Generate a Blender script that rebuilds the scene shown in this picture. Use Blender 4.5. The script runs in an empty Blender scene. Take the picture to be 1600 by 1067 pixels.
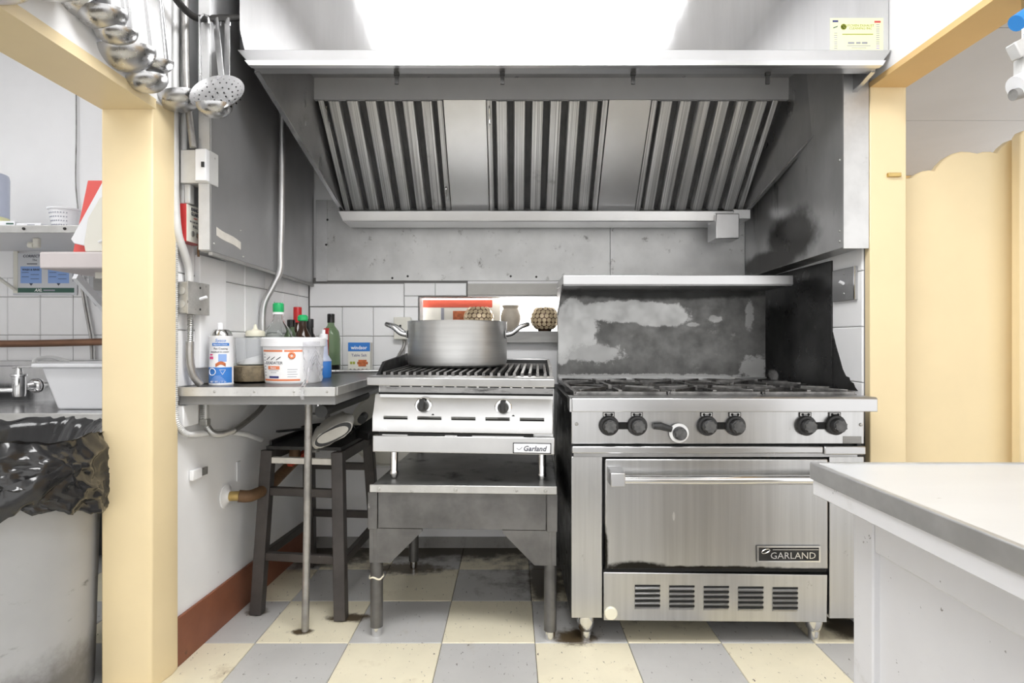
import bpy, bmesh, math, random
from mathutils import Vector, Matrix, noise as mnoise
random.seed(7)
scene = bpy.context.scene
COL = scene.collection
PI = math.pi

# ------------------------------------------------------------------ camera, world, exposure
CAMZ, F = 0.985, 900.0
cd = bpy.data.cameras.new('camera'); cam = bpy.data.objects.new('camera', cd); COL.objects.link(cam)
cd.sensor_width = 36.0; cd.lens = F / 1600 * 36.0; cd.clip_start = 0.02
cam.location = (0, 0, CAMZ); cam.rotation_euler = (PI / 2, 0, 0)
scene.camera = cam
world = bpy.data.worlds.new('world'); scene.world = world; world.use_nodes = True
wb = world.node_tree.nodes['Background']
wb.inputs[0].default_value = (1.0, 0.995, 0.985, 1); wb.inputs[1].default_value = 1.3
vs = scene.view_settings
vs.view_transform = 'Standard'; vs.look = 'None'; vs.gamma = 1.0; vs.use_curve_mapping = False
vs.exposure = 0.42
LAMP = 13.0          # emission of the ceiling troffer
DISH_FILL = 6.5      # emission of the unseen fill light added to brighten the dish room
WINDOW_GLOW = 4.5   # daylight in the serving-hatch window

# ------------------------------------------------------------------ materials
def srgb(r, g, b):
    f = lambda c: (c / 255 / 12.92) if c / 255 <= 0.04045 else ((c / 255 + 0.055) / 1.055) ** 2.4
    return (f(r), f(g), f(b), 1)

def mat(name, col, rough=0.5, metal=0.0, var=0.0, scale=6.0, stretch=(1, 1, 1), bump=0.0, bscale=40.0,
        bstretch=(1, 1, 1), dirt=None, spots=None, rvar=0.0, trans=0.0, ior=1.45, emit=0.0, coat=0.0,
        world_coord=False, alpha=1.0, aniso=0.0):
    m = bpy.data.materials.new(name); m.use_nodes = True
    nt = m.node_tree; N = nt.nodes; L = nt.links
    p = N['Principled BSDF']
    p.inputs['Roughness'].default_value = rough; p.inputs['Metallic'].default_value = metal
    p.inputs['Base Color'].default_value = col
    p.inputs['IOR'].default_value = ior
    if trans: p.inputs['Transmission Weight'].default_value = trans
    if coat: p.inputs['Coat Weight'].default_value = coat
    if alpha < 1: p.inputs['Alpha'].default_value = alpha
    if aniso: p.inputs['Anisotropic'].default_value = aniso
    if emit:
        p.inputs['Emission Color'].default_value = col; p.inputs['Emission Strength'].default_value = emit
    if not (var or bump or dirt or spots or rvar): return m
    if world_coord: co = N.new('ShaderNodeNewGeometry').outputs['Position']
    else: co = N.new('ShaderNodeTexCoord').outputs['Object']
    def mapped(s):
        mp = N.new('ShaderNodeMapping'); mp.inputs['Scale'].default_value = s; L.new(co, mp.inputs['Vector']); return mp.outputs[0]
    def nz(vec, sc, det=4.0, ro=0.6):
        n = N.new('ShaderNodeTexNoise'); n.inputs['Scale'].default_value = sc; n.inputs['Detail'].default_value = det
        n.inputs['Roughness'].default_value = ro; L.new(vec, n.inputs['Vector']); return n.outputs['Fac']
    def mixc(fac, a, b):
        x = N.new('ShaderNodeMix'); x.data_type = 'RGBA'
        if isinstance(fac, float): x.inputs['Factor'].default_value = fac
        else: L.new(fac, x.inputs['Factor'])
        for s, v in ((6, a), (7, b)):
            if isinstance(v, tuple): x.inputs[s].default_value = v
            else: L.new(v, x.inputs[s])
        return x.outputs[2]
    def ramp(v, lo, hi):
        r = N.new('ShaderNodeMapRange'); r.interpolation_type = 'SMOOTHSTEP'
        r.inputs['From Min'].default_value = lo; r.inputs['From Max'].default_value = hi; L.new(v, r.inputs['Value']); return r.outputs[0]
    cur = col
    if var:
        f = ramp(nz(mapped(stretch), scale), 0.25, 0.75)
        k0, k1 = 1 - var, 1 + var
        cur = mixc(f, tuple(min(1, c * k0) for c in col[:3]) + (1,), tuple(min(1, c * k1) for c in col[:3]) + (1,))
    if dirt:
        for (dc, lo, hi, sc, st) in dirt:
            cur = mixc(ramp(nz(mapped(st), sc, 6.0, 0.68), lo, hi), cur, dc)
    if spots:
        # stains with outlines of their own: [colour, noise amount, noise scale, softness, [(cx,cy,cz,rx,ry,rz), ...]]
        for (sc_, namt, nsc, soft, ells) in spots:
            nv = nz(mapped((1, 1, 1)), nsc, 6.0, 0.65)
            acc = None
            for (cx, cy, cz, rx, ry, rz) in ells:
                s = N.new('ShaderNodeVectorMath'); s.operation = 'SUBTRACT'; s.inputs[1].default_value = (cx, cy, cz); L.new(co, s.inputs[0])
                q = N.new('ShaderNodeVectorMath'); q.operation = 'DIVIDE'; q.inputs[1].default_value = (rx, ry, rz); L.new(s.outputs[0], q.inputs[0])
                ln = N.new('ShaderNodeVectorMath'); ln.operation = 'LENGTH'; L.new(q.outputs[0], ln.inputs[0])
                if acc is None: acc = ln.outputs['Value']
                else:
                    mn = N.new('ShaderNodeMath'); mn.operation = 'MINIMUM'; L.new(acc, mn.inputs[0]); L.new(ln.outputs['Value'], mn.inputs[1]); acc = mn.outputs[0]
            ma = N.new('ShaderNodeMath'); ma.operation = 'MULTIPLY_ADD'; L.new(nv, ma.inputs[0]); ma.inputs[1].default_value = namt
            L.new(acc, ma.inputs[2])
            r = N.new('ShaderNodeMapRange'); r.interpolation_type = 'SMOOTHSTEP'
            r.inputs['From Min'].default_value = 1 + namt * 0.5 - soft; r.inputs['From Max'].default_value = 1 + namt * 0.5 + soft
            r.inputs['To Min'].default_value = 1; r.inputs['To Max'].default_value = 0
            L.new(ma.outputs[0], r.inputs['Value'])
            cur = mixc(r.outputs[0], cur, sc_)
    if not isinstance(cur, tuple): L.new(cur, p.inputs['Base Color'])
    if rvar:
        rr = N.new('ShaderNodeMapRange'); rr.inputs['To Min'].default_value = max(0.02, rough - rvar); rr.inputs['To Max'].default_value = min(1, rough + rvar)
        rr.inputs['From Min'].default_value = .3; rr.inputs['From Max'].default_value = .7
        L.new(nz(mapped(stretch), scale * 1.7), rr.inputs['Value']); L.new(rr.outputs[0], p.inputs['Roughness'])
    if bump:
        b = N.new('ShaderNodeBump'); b.inputs['Strength'].default_value = bump; b.inputs['Distance'].default_value = 0.002
        L.new(nz(mapped(bstretch), bscale), b.inputs['Height']); L.new(b.outputs[0], p.inputs['Normal'])
    return m

BLK = srgb(22, 22, 22)
GRIME = (0.03, 0.026, 0.02, 1)
M = {}
M['white_wall'] = mat('white_wall', srgb(243, 243, 244), 0.45, var=0.03, scale=3, bump=0.15, bscale=25, dirt=[((0.35, 0.33, 0.3, 1), 0.68, 0.80, 14, (1, 1, 1))])
M['white_plain'] = mat('white_plain', srgb(232, 232, 233), 0.5, var=0.02, scale=2, bump=0.08, bscale=18)
M['grey_ceiling'] = mat('grey_ceiling', srgb(196, 197, 199), 0.6, var=0.03, scale=2, bump=0.1, bscale=20)
M['tile'] = mat('white_glazed_tile', srgb(243, 243, 244), 0.18, var=0.025, scale=4, bump=0.04, bscale=12)
M['grout'] = mat('grey_grout', srgb(120, 119, 117), 0.9)
M['yellow'] = mat('cream_yellow_paint', srgb(232, 213, 172), 0.38, var=0.025, scale=4, bump=0.12, bscale=22)
M['ochre'] = mat('ochre_paint', srgb(222, 186, 128), 0.45, var=0.03, scale=4, bump=0.1, bscale=22)
M['brown_base'] = mat('brown_baseboard_paint', srgb(134, 84, 62), 0.5, var=0.12, scale=8, bump=0.2, dirt=[(GRIME, 0.60, 0.78, 12, (1, 1, 1))])
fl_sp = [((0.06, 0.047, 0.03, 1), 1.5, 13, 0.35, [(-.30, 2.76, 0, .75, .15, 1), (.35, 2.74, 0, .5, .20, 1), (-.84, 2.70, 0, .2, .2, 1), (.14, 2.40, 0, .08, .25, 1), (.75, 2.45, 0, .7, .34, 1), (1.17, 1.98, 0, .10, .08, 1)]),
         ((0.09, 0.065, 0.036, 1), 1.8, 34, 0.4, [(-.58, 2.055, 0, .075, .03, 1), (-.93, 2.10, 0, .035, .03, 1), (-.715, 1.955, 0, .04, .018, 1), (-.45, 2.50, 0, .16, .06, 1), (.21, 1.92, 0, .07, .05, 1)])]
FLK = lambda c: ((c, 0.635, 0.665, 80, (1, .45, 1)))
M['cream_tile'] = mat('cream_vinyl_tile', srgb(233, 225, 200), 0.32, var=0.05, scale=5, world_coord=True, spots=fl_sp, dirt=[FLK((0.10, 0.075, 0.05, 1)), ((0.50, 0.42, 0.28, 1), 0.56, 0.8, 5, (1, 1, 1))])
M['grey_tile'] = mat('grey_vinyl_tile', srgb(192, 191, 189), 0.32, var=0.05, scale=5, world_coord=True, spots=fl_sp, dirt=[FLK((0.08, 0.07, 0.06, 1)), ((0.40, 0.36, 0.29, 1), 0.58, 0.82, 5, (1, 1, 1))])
M['sub_floor'] = mat('dark_sub_floor', srgb(70, 62, 50), 0.8, var=0.2, scale=12)
# metals
M['steel'] = mat('brushed_steel', (0.60, 0.60, 0.605, 1), 0.20, 1.0, var=0.06, scale=5, stretch=(8, 8, .5), rvar=0.05)
M['hood_steel'] = mat('hood_front_steel', (0.66, 0.66, 0.665, 1), 0.11, 1.0, var=0.05, scale=4, stretch=(6, 6, .6), rvar=0.02)
M['hood_inner'] = mat('hood_inner_steel', (0.42, 0.42, 0.425, 1), 0.34, 0.85, var=0.14, scale=3, stretch=(2, 2, 1), rvar=0.08, dirt=[((0.10, 0.10, 0.10, 1), 0.60, 0.9, 6, (1, 1, 1))])
M['hood_header'] = mat('hood_header_steel', (0.62, 0.62, 0.625, 1), 0.32, 1.0, var=0.05, scale=4)
M['header'] = mat('dull_header_steel', (0.60, 0.60, 0.605, 1), 0.5, 0.35, var=0.06, scale=3)
M['trough'] = mat('bright_trough_steel', (0.86, 0.86, 0.86, 1), 0.28, 1.0, var=0.04, scale=4)
M['baffle'] = mat('baffle_steel', (0.50, 0.50, 0.50, 1), 0.34, 0.8, var=0.55, scale=3, stretch=(90, .2, .2), bump=0.35, bscale=3, bstretch=(70, .25, .25), rvar=0.06, dirt=[((0.16, 0.155, 0.15, 1), 0.60, 0.8, 5, (1, 1, 1))])
M['baffle_dark'] = mat('baffle_gap_steel', (0.075, 0.075, 0.075, 1), 0.5, 0.5, var=0.2, scale=10)
M['clad'] = mat('grey_cladding_steel', (0.40, 0.40, 0.405, 1), 0.42, 0.7, var=0.10, scale=2.5, rvar=0.05)
M['clad_edge'] = mat('pale_cladding_edge', (0.58, 0.58, 0.58, 1), 0.42, 0.8, var=0.10, scale=9, dirt=[((0.3, 0.29, 0.28, 1), 0.6, 0.8, 14, (1, 1, 1))])
M['clad_r'] = mat('greasy_cladding_steel', (0.46, 0.46, 0.46, 1), 0.36, 0.75, world_coord=True, var=0.16, scale=4, stretch=(1, 1, .5), rvar=0.1,
                  spots=[((0.06, 0.058, 0.055, 1), 0.9, 7, 0.30, [(1.1, 2.30, 1.40, .3, .20, .10), (1.1, 2.5, 1.33, .3, .3, .05)])],
                  dirt=[((0.05, 0.048, 0.045, 1), 0.58, 0.74, 9, (1, 1, .18))])
M['back_sheet'] = mat('dull_back_sheet', (0.60, 0.60, 0.595, 1), 0.5, 0.5, var=0.12, scale=5, bump=0.15, bscale=60, dirt=[((0.22, 0.21, 0.20, 1), 0.60, 0.74, 22, (1, 1, .8)), ((0.2, 0.19, 0.18, 1), 0.66, 0.8, 60, (1, 1, 1))])
M['range_steel'] = mat('range_steel', (0.55, 0.55, 0.55, 1), 0.30, 1.0, var=0.07, scale=4, stretch=(14, 14, .3), rvar=0.025, dirt=[((0.2, 0.19, 0.18, 1), 0.66, 0.8, 22, (1, 1, 1))])
M['range_rail'] = mat('range_rail_steel', (0.55, 0.55, 0.555, 1), 0.28, 1.0, var=0.04, scale=4)
M['door_steel'] = mat('oven_door_steel', (0.52, 0.52, 0.52, 1), 0.30, 1.0, world_coord=True, var=0.10, scale=3, stretch=(12, 12, .3), rvar=0.025,
                      spots=[((0.03, 0.028, 0.025, 1), 0.8, 30, 0.25, [(.40, 1.86, .252, .10, 1, .022), (.62, 1.86, .248, .3, 1, .012), (.295, 1.86, .30, .015, 1, .09)]),
                             ((0.75, 0.75, 0.75, 1), 0.3, 60, 0.2, [(.523, 1.86, .42, .004, 1, .014)])])
M['range_black'] = mat('greasy_black_side', (0.022, 0.022, 0.022, 1), 0.38, 0.0, var=0.4, scale=8, rvar=0.15, bump=0.3, bscale=20, dirt=[((0.45, 0.44, 0.42, 1), 0.75, 0.80, 60, (1, 1, .6))])
M['iron'] = mat('cast_iron', (0.035, 0.034, 0.033, 1), 0.5, 0.4, var=0.4, scale=20, bump=0.3, bscale=50)
M['iron_worn'] = mat('worn_cast_iron', (0.20, 0.195, 0.19, 1), 0.38, 0.9, var=0.5, scale=24, bump=0.3, bscale=60)
M['backguard'] = mat('burnt_backguard_steel', (0.13, 0.129, 0.126, 1), 0.40, 0.7, world_coord=True, var=0.35, scale=9, rvar=0.12, dirt=[((0.28, 0.275, 0.27, 1), 0.60, 0.8, 16, (.8, 1, 1))],
                      spots=[((0.42, 0.42, 0.415, 1), 1.1, 20, 0.10, [(.28, 2.55, 1.05, .10, 1, .12), (.52, 2.55, 1.118, .26, 1, .048), (.66, 2.55, 1.10, .13, 1, .05), (.22, 2.55, .98, .045, 1, .10)]),
                             ((0.34, 0.34, 0.335, 1), 2.2, 34, 0.22, [(.90, 2.55, 1.085, .035, 1, .014), (.80, 2.55, 1.06, .03, 1, .010), (1.07, 2.55, .87, .06, 1, .05), (1.05, 2.55, 1.10, .018, 1, .06), (.56, 2.55, .83, .5, 1, .012), (.36, 2.55, .93, .12, 1, .04)]),
                             ((0.035, 0.035, 0.034, 1), 1.0, 14, 0.30, [(.66, 2.55, 1.20, .55, 1, .028)])])
M['soot'] = mat('soot_black_panel', (0.028, 0.028, 0.028, 1), 0.33, 0.2, world_coord=True, var=0.5, scale=6, rvar=0.12, dirt=[((0.16, 0.16, 0.155, 1), 0.64, 0.82, 10, (1, 1, 1))],
                 spots=[((0.4, 0.39, 0.38, 1), 0.8, 30, 0.3, [(1.2, 2.62, .83, 1, .05, .025)])])
M['broiler_steel'] = mat('broiler_steel', (0.66, 0.66, 0.66, 1), 0.32, 1.0, var=0.05, scale=5, rvar=0.06, dirt=[((0.2, 0.19, 0.18, 1), 0.70, 0.82, 20, (1, 1, 1))])
M['broiler_band'] = mat('scorched_broiler_band', (0.62, 0.61, 0.60, 1), 0.36, 1.0, var=0.15, scale=9, stretch=(.6, 1, 3), dirt=[((0.04, 0.038, 0.035, 1), 0.52, 0.70, 14, (.5, 1, 2))])
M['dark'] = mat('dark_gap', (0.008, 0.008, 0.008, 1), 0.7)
M['knob'] = mat('dark_knob_plastic', (0.035, 0.035, 0.036, 1), 0.42, var=0.3, scale=30)
M['knob_face'] = mat('worn_knob_face', (0.085, 0.085, 0.085, 1), 0.4, var=0.4, scale=60)
M['chrome'] = mat('chrome', (0.75, 0.75, 0.75, 1), 0.12, 1.0)
M['alu'] = mat('aluminium_pot', (0.78, 0.78, 0.77, 1), 0.38, 0.9, var=0.08, scale=5, stretch=(.4, .4, 9), rvar=0.06)
M['pipe_bright'] = mat('bright_pipe', (0.62, 0.62, 0.62, 1), 0.36, 0.9, var=0.05)
M['ladle'] = mat('ladle_steel', (0.55, 0.55, 0.555, 1), 0.30, 1.0, var=0.10, scale=12, rvar=0.06)
M['stand'] = mat('dull_charcoal_steel', (0.155, 0.152, 0.15, 1), 0.42, 0.7, var=0.3, scale=7, rvar=0.1, bump=0.2, dirt=[((0.36, 0.35, 0.34, 1), 0.67, 0.76, 34, (1, 1, .5))])
M['stand_top'] = mat('stand_top_sheet', (0.40, 0.40, 0.395, 1), 0.40, 0.9, var=0.2, scale=5, dirt=[((0.04, 0.038, 0.034, 1), 0.52, 0.72, 7, (1, 1, 1))])
M['stool'] = mat('dark_brown_painted_wood', (0.050, 0.043, 0.040, 1), 0.42, var=0.3, scale=9, bump=0.2, dirt=[((0.22, 0.20, 0.18, 1), 0.66, 0.80, 26, (1, 1, 1))])
M['pipe_grey'] = mat('dull_grey_pipe', (0.40, 0.39, 0.375, 1), 0.42, 0.8, var=0.25, scale=14, dirt=[((0.15, 0.12, 0.09, 1), 0.6, 0.78, 26, (1, 1, .5))])
M['conduit'] = mat('painted_conduit', srgb(205, 205, 204), 0.42, 0.2, var=0.08, scale=12, dirt=[((0.3, 0.28, 0.26, 1), 0.64, 0.78, 26, (1, 1, .6))])
M['galv'] = mat('galvanised_box', (0.46, 0.455, 0.435, 1), 0.45, 0.7, var=0.2, scale=16, dirt=[((0.12, 0.11, 0.09, 1), 0.60, 0.74, 40, (1, 1, 1))])
M['armor'] = mat('armored_cable', (0.50, 0.50, 0.49, 1), 0.35, 0.9, var=0.1, scale=20)
M['gas_pipe'] = mat('rusty_brown_pipe', srgb(116, 90, 66), 0.6, 0.3, var=0.35, scale=14, bump=0.3)
M['brass'] = mat('brass', (0.55, 0.40, 0.16, 1), 0.4, 0.9, var=0.2, scale=20)
M['copper_pipe'] = mat('tarnished_copper_pipe', srgb(128, 96, 76), 0.45, 0.6, var=0.25, scale=10, stretch=(.4, 1, 1))
M['red_lever'] = mat('red_lever', srgb(196, 84, 62), 0.5)
M['red'] = mat('red_enamel', srgb(178, 52, 52), 0.35, var=0.1, scale=10)
M['red_board'] = mat('red_plastic_board', srgb(226, 98, 92), 0.5, var=0.03, scale=8)
M['white_plastic'] = mat('white_plastic', srgb(236, 237, 240), 0.35)
M['off_white'] = mat('off_white_plastic', srgb(226, 224, 214), 0.4)
M['cream'] = mat('cream_plastic', srgb(236, 232, 212), 0.4)
M['blue_clear'] = mat('pale_blue_plastic', srgb(214, 221, 240), 0.3, trans=0.35)
M['clear'] = mat('clear_plastic', (0.93, 0.94, 0.95, 1), 0.12, trans=0.85, ior=1.12)
M['glass'] = mat('clear_glass', (0.93, 0.95, 0.94, 1), 0.02, trans=1.0, ior=1.2)
M['green_glass'] = mat('green_glass', (0.30, 0.42, 0.25, 1), 0.04, trans=0.75, ior=1.3)
M['brown_glass'] = mat('dark_brown_glass', (0.045, 0.022, 0.012, 1), 0.06, trans=0.3, ior=1.4)
M['black_glass'] = mat('black_glass', (0.01, 0.01, 0.01, 1), 0.12)
M['film'] = mat('plastic_film', (0.94, 0.94, 0.96, 1), 0.15, trans=0.9, ior=1.08)
M['green_cap'] = mat('green_cap', srgb(40, 176, 104), 0.35)
M['red_cap'] = mat('red_cap', srgb(190, 44, 44), 0.35)
M['grain'] = mat('brown_grain', srgb(150, 132, 108), 0.8, var=0.3, scale=60, bump=0.8, bscale=120)
M['powder'] = mat('white_powder', srgb(240, 240, 240), 0.9)
M['print_blue'] = mat('blue_print', srgb(56, 122, 200), 0.4)
M['print_lblue'] = mat('light_blue_print', srgb(140, 170, 222), 0.5)
M['print_orange'] = mat('orange_print', srgb(228, 132, 88), 0.4)
M['print_dark'] = mat('dark_print', srgb(60, 62, 76), 0.5)
M['print_grey'] = mat('grey_print', srgb(150, 152, 162), 0.5)
M['print_navy'] = mat('navy_print', srgb(58, 60, 120), 0.5)
M['print_red'] = mat('red_print', srgb(200, 70, 70), 0.5)
M['print_pink'] = mat('pink_print', srgb(214, 70, 130), 0.5)
M['print_green'] = mat('green_print', srgb(60, 96, 84), 0.5)
M['print_olive'] = mat('olive_print', srgb(160, 168, 70), 0.5)
M['print_violet'] = mat('violet_print', srgb(150, 120, 210), 0.5)
M['print_white'] = mat('white_print', srgb(245, 245, 245), 0.5)
M['food'] = mat('roast_print', srgb(186, 104, 62), 0.5, var=0.3, scale=60)
M['sticker'] = mat('pale_yellow_paper', srgb(246, 246, 196), 0.6, var=0.03, scale=12)
M['sign'] = mat('pale_grey_sign', srgb(206, 208, 212), 0.35, var=0.02)
M['table_top'] = mat('dark_grey_table_sheet', (0.17, 0.17, 0.17, 1), 0.33, 0.9, var=0.15, scale=6)
M['table_edge'] = mat('worn_aluminium_edging', (0.58, 0.575, 0.56, 1), 0.40, 0.85, var=0.12, scale=12, dirt=[((0.2, 0.19, 0.17, 1), 0.62, 0.76, 30, (1, 1, 1))])
M['table_under'] = mat('grey_table_board', srgb(126, 126, 126), 0.6, var=0.1, scale=8)
M['counter_top'] = mat('white_laminate', srgb(190, 191, 192), 0.28, var=0.03, scale=3, stretch=(.5, 3, 1), dirt=[((0.25, 0.24, 0.22, 1), 0.69, 0.71, 34, (1, 3, 1))])
M['counter_white'] = mat('scuffed_white_paint', srgb(226, 226, 229), 0.5, var=0.03, scale=4, bump=0.15, dirt=[((0.2, 0.19, 0.18, 1), 0.66, 0.69, 30, (1, 1, 1)), ((0.55, 0.54, 0.53, 1), 0.6, 0.8, 6, (1, 1, 1))])
M['counter_edge'] = mat('dull_counter_edging', (0.48, 0.48, 0.48, 1), 0.4, 0.6, var=0.15, scale=9, dirt=[((0.7, 0.7, 0.7, 1), 0.66, 0.76, 18, (1, 1, 1))])
M['can_grey'] = mat('scuffed_grey_plastic', srgb(172, 173, 175), 0.5, var=0.06, scale=4, bump=0.15, dirt=[((0.15, 0.15, 0.14, 1), 0.62, 0.78, 9, (1, 1, 3)), ((0.2, 0.2, 0.2, 1), 0.70, 0.78, 40, (1, 1, 1))],
                    spots=[((0.16, 0.155, 0.15, 1), 1.3, 14, 0.5, [(.0, 0, .07, .5, .5, .10)])])
M['bag'] = mat('black_bin_bag', (0.020, 0.020, 0.021, 1), 0.16, var=0.2, scale=10, bump=0.25, bscale=30, coat=0.3)
M['newsprint'] = mat('pale_newsprint', srgb(206, 203, 196), 0.8, var=0.06, scale=20, bump=0.2)
M['cardboard'] = mat('worn_pale_board', srgb(214, 210, 202), 0.75, var=0.08, scale=20)
M['pinkish'] = mat('pale_pinkish_paint', srgb(214, 206, 206), 0.55, var=0.04, scale=6, bump=0.15, bscale=18)
M['mosaic'] = mat('brown_mosaic', srgb(92, 68, 54), 0.35, 0.2, var=0.3, scale=24)
M['mosaic_chip'] = mat('pearly_mosaic_chip', srgb(222, 202, 168), 0.2, 0.2, var=0.35, scale=14)
M['vase'] = mat('pale_stone_vase', srgb(188, 178, 164), 0.5, var=0.1, scale=20)
M['sill'] = mat('worn_grey_sill', (0.32, 0.315, 0.305, 1), 0.5, 0.3, var=0.2, scale=7, stretch=(.4, 1, 3), dirt=[((0.10, 0.095, 0.085, 1), 0.55, 0.75, 9, (.5, 1, 2))])
M['plaster'] = mat('speckled_plaster', srgb(190, 188, 183), 0.8, var=0.08, scale=8, bump=0.3, bscale=40, dirt=[((0.2, 0.18, 0.16, 1), 0.68, 0.74, 60, (1, 1, 1))])
M['dirty_wall'] = mat('dirty_lower_wall', srgb(150, 148, 144), 0.6, var=0.12, scale=7, dirt=[((0.06, 0.055, 0.05, 1), 0.50, 0.72, 8, (1, 1, .6))])
M['window_glow'] = mat('daylit_window', (1.0, 0.985, 0.96, 1), 0.5, emit=WINDOW_GLOW)
M['lamp_glow'] = mat('lit_diffuser', (1.0, 1.0, 1.0, 1), 0.5, emit=LAMP)
M['dish_fill'] = mat('dish_fill_glow', (1.0, 1.0, 1.0, 1), 0.5, emit=DISH_FILL)  # glow of the added dish room fill light
M['blue_handle'] = mat('blue_plastic', srgb(60, 140, 216), 0.35)
M['rubber'] = mat('black_rubber', (0.015, 0.015, 0.015, 1), 0.5)
M['string'] = mat('cream_string', srgb(230, 222, 200), 0.8)
M['towel_grey'] = mat('grey_dispenser_plastic', srgb(176, 177, 180), 0.45)

# ------------------------------------------------------------------ mesh helpers
class MB:
    def __init__(s, Mx=None): s.v = []; s.f = []; s.M = Mx
    def add(s, vs_, fs):
        o = len(s.v)
        s.v += [tuple(s.M @ Vector(v)) if s.M else tuple(v) for v in vs_]
        s.f += [tuple(i + o for i in f) for f in fs]; return s
    def hexa(s, p):   # 4 bottom, 4 top
        return s.add(p, [(3, 2, 1, 0), (4, 5, 6, 7), (0, 1, 5, 4), (1, 2, 6, 5), (2, 3, 7, 6), (3, 0, 4, 7)])
    def box(s, x0, x1, y0, y1, z0, z1):
        return s.hexa([(x0, y0, z0), (x1, y0, z0), (x1, y1, z0), (x0, y1, z0), (x0, y0, z1), (x1, y0, z1), (x1, y1, z1), (x0, y1, z1)])
    def bar(s, p0, p1, w, h, up=(0, 0, 1)):   # rectangular bar from p0 to p1
        p0 = Vector(p0); p1 = Vector(p1); d = (p1 - p0).normalized(); up = Vector(up)
        a = d.cross(up)
        if a.length < 1e-4: a = d.cross(Vector((0, 1, 0)))
        a.normalize(); b = a.cross(d).normalized(); a *= w / 2; b *= h / 2
        return s.hexa([p0 - a - b, p0 + a - b, p0 + a + b, p0 - a + b, p1 - a - b, p1 + a - b, p1 + a + b, p1 - a + b])
    def prism(s, poly, fn, t0, t1):   # poly of (a,b), fn(a,b,t) -> xyz
        n = len(poly)
        vs_ = [fn(a, b, t0) for a, b in poly] + [fn(a, b, t1) for a, b in poly]
        fs = [tuple(range(n - 1, -1, -1)), tuple(range(n, 2 * n))] + [(i, (i + 1) % n, n + (i + 1) % n, n + i) for i in range(n)]
        return s.add(vs_, fs)
    def cyl(s, p0, p1, r0, r1=None, n=16):
        r1 = r0 if r1 is None else r1
        p0 = Vector(p0); p1 = Vector(p1); d = (p1 - p0).normalized()
        a = d.orthogonal().normalized(); b = d.cross(a)
        vs_ = []
        for p, r in ((p0, r0), (p1, r1)):
            for i in range(n):
                t = 2 * PI * i / n; vs_.append(p + a * (r * math.cos(t)) + b * (r * math.sin(t)))
        return s.add(vs_, [tuple(range(n - 1, -1, -1)), tuple(range(n, 2 * n))] + [(i, (i + 1) % n, n + (i + 1) % n, n + i) for i in range(n)])
    def tube(s, pts, r, n=10, closed=False):
        pts = [Vector(p) for p in pts]; m = len(pts); vs_ = []; prev = None
        rs = r if isinstance(r, (list, tuple)) else [r] * m
        for k, p in enumerate(pts):
            q0 = pts[(k - 1) % m] if (closed or k > 0) else p; q1 = pts[(k + 1) % m] if (closed or k < m - 1) else p
            d = (q1 - q0).normalized()
            a = (prev - d * prev.dot(d)) if prev else d.orthogonal()
            if a.length < 1e-5: a = d.orthogonal()
            a.normalize(); prev = a; b = d.cross(a)
            for i in range(n):
                t = 2 * PI * i / n; vs_.append(p + a * (rs[k] * math.cos(t)) + b * (rs[k] * math.sin(t)))
        fs = []
        for k in range(m if closed else m - 1):
            k2 = (k + 1) % m
            fs += [(k * n + i, k * n + (i + 1) % n, k2 * n + (i + 1) % n, k2 * n + i) for i in range(n)]
        if not closed: fs += [tuple(range(n - 1, -1, -1)), tuple(range((m - 1) * n, m * n))]
        return s.add(vs_, fs)
    def lathe(s, prof, c=(0, 0, 0), n=32, axis='z', arc=(0, 2 * PI)):
        vs_ = []; full = abs(arc[1] - arc[0] - 2 * PI) < 1e-6; cols = n if full else n + 1
        for r, z in prof:
            for i in range(cols):
                t = arc[0] + (arc[1] - arc[0]) * i / n
                a, b = r * math.cos(t), r * math.sin(t)
                vs_.append((c[0] + a, c[1] + b, c[2] + z) if axis == 'z' else (c[0] + a, c[1] + z, c[2] + b) if axis == 'y' else (c[0] + z, c[1] + a, c[2] + b))
        fs = []
        for k in range(len(prof) - 1):
            for i in range(n):
                j = (i + 1) % cols; fs.append((k * cols + i, k * cols + j, (k + 1) * cols + j, (k + 1) * cols + i))
        if full:
            if prof[0][0] > 1e-5: fs.append(tuple(range(n - 1, -1, -1)))
            if prof[-1][0] > 1e-5: fs.append(tuple(range((len(prof) - 1) * n, len(prof) * n)))
        return s.add(vs_, fs)
    def build(s, name, m, par=None, bevel=0.0, smooth=38, kind=None):
        me = bpy.data.meshes.new(name)
        vv = s.v
        if par is not None and par in INV: iv = INV[par]; vv = [tuple(iv @ Vector(v)) for v in s.v]
        me.from_pydata(vv, [], s.f)
        bm = bmesh.new(); bm.from_mesh(me); bmesh.ops.remove_doubles(bm, verts=bm.verts, dist=1e-6)
        bmesh.ops.recalc_face_normals(bm, faces=bm.faces); bm.to_mesh(me); bm.free()
        if smooth:
            for p in me.polygons: p.use_smooth = True
            me.set_sharp_from_angle(angle=math.radians(smooth))
        me.materials.append(M[m] if isinstance(m, str) else m)
        o = bpy.data.objects.new(name, me); COL.objects.link(o)
        if par is not None:
            o.parent = par
            if par in INV: INV[o] = INV[par]
        if bevel:
            b = o.modifiers.new('bevel', 'BEVEL'); b.width = bevel; b.segments = 2; b.limit_method = 'ANGLE'; b.angle_limit = math.radians(40)
        if kind: o['kind'] = kind
        return o
INV = {}
def B(x0, x1, y0, y1, z0, z1): return MB().box(x0, x1, y0, y1, z0, z1)
def tag(o, label, cat, group=None):
    o['label'] = label; o['category'] = cat
    if group: o['group'] = group
    return o
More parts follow.
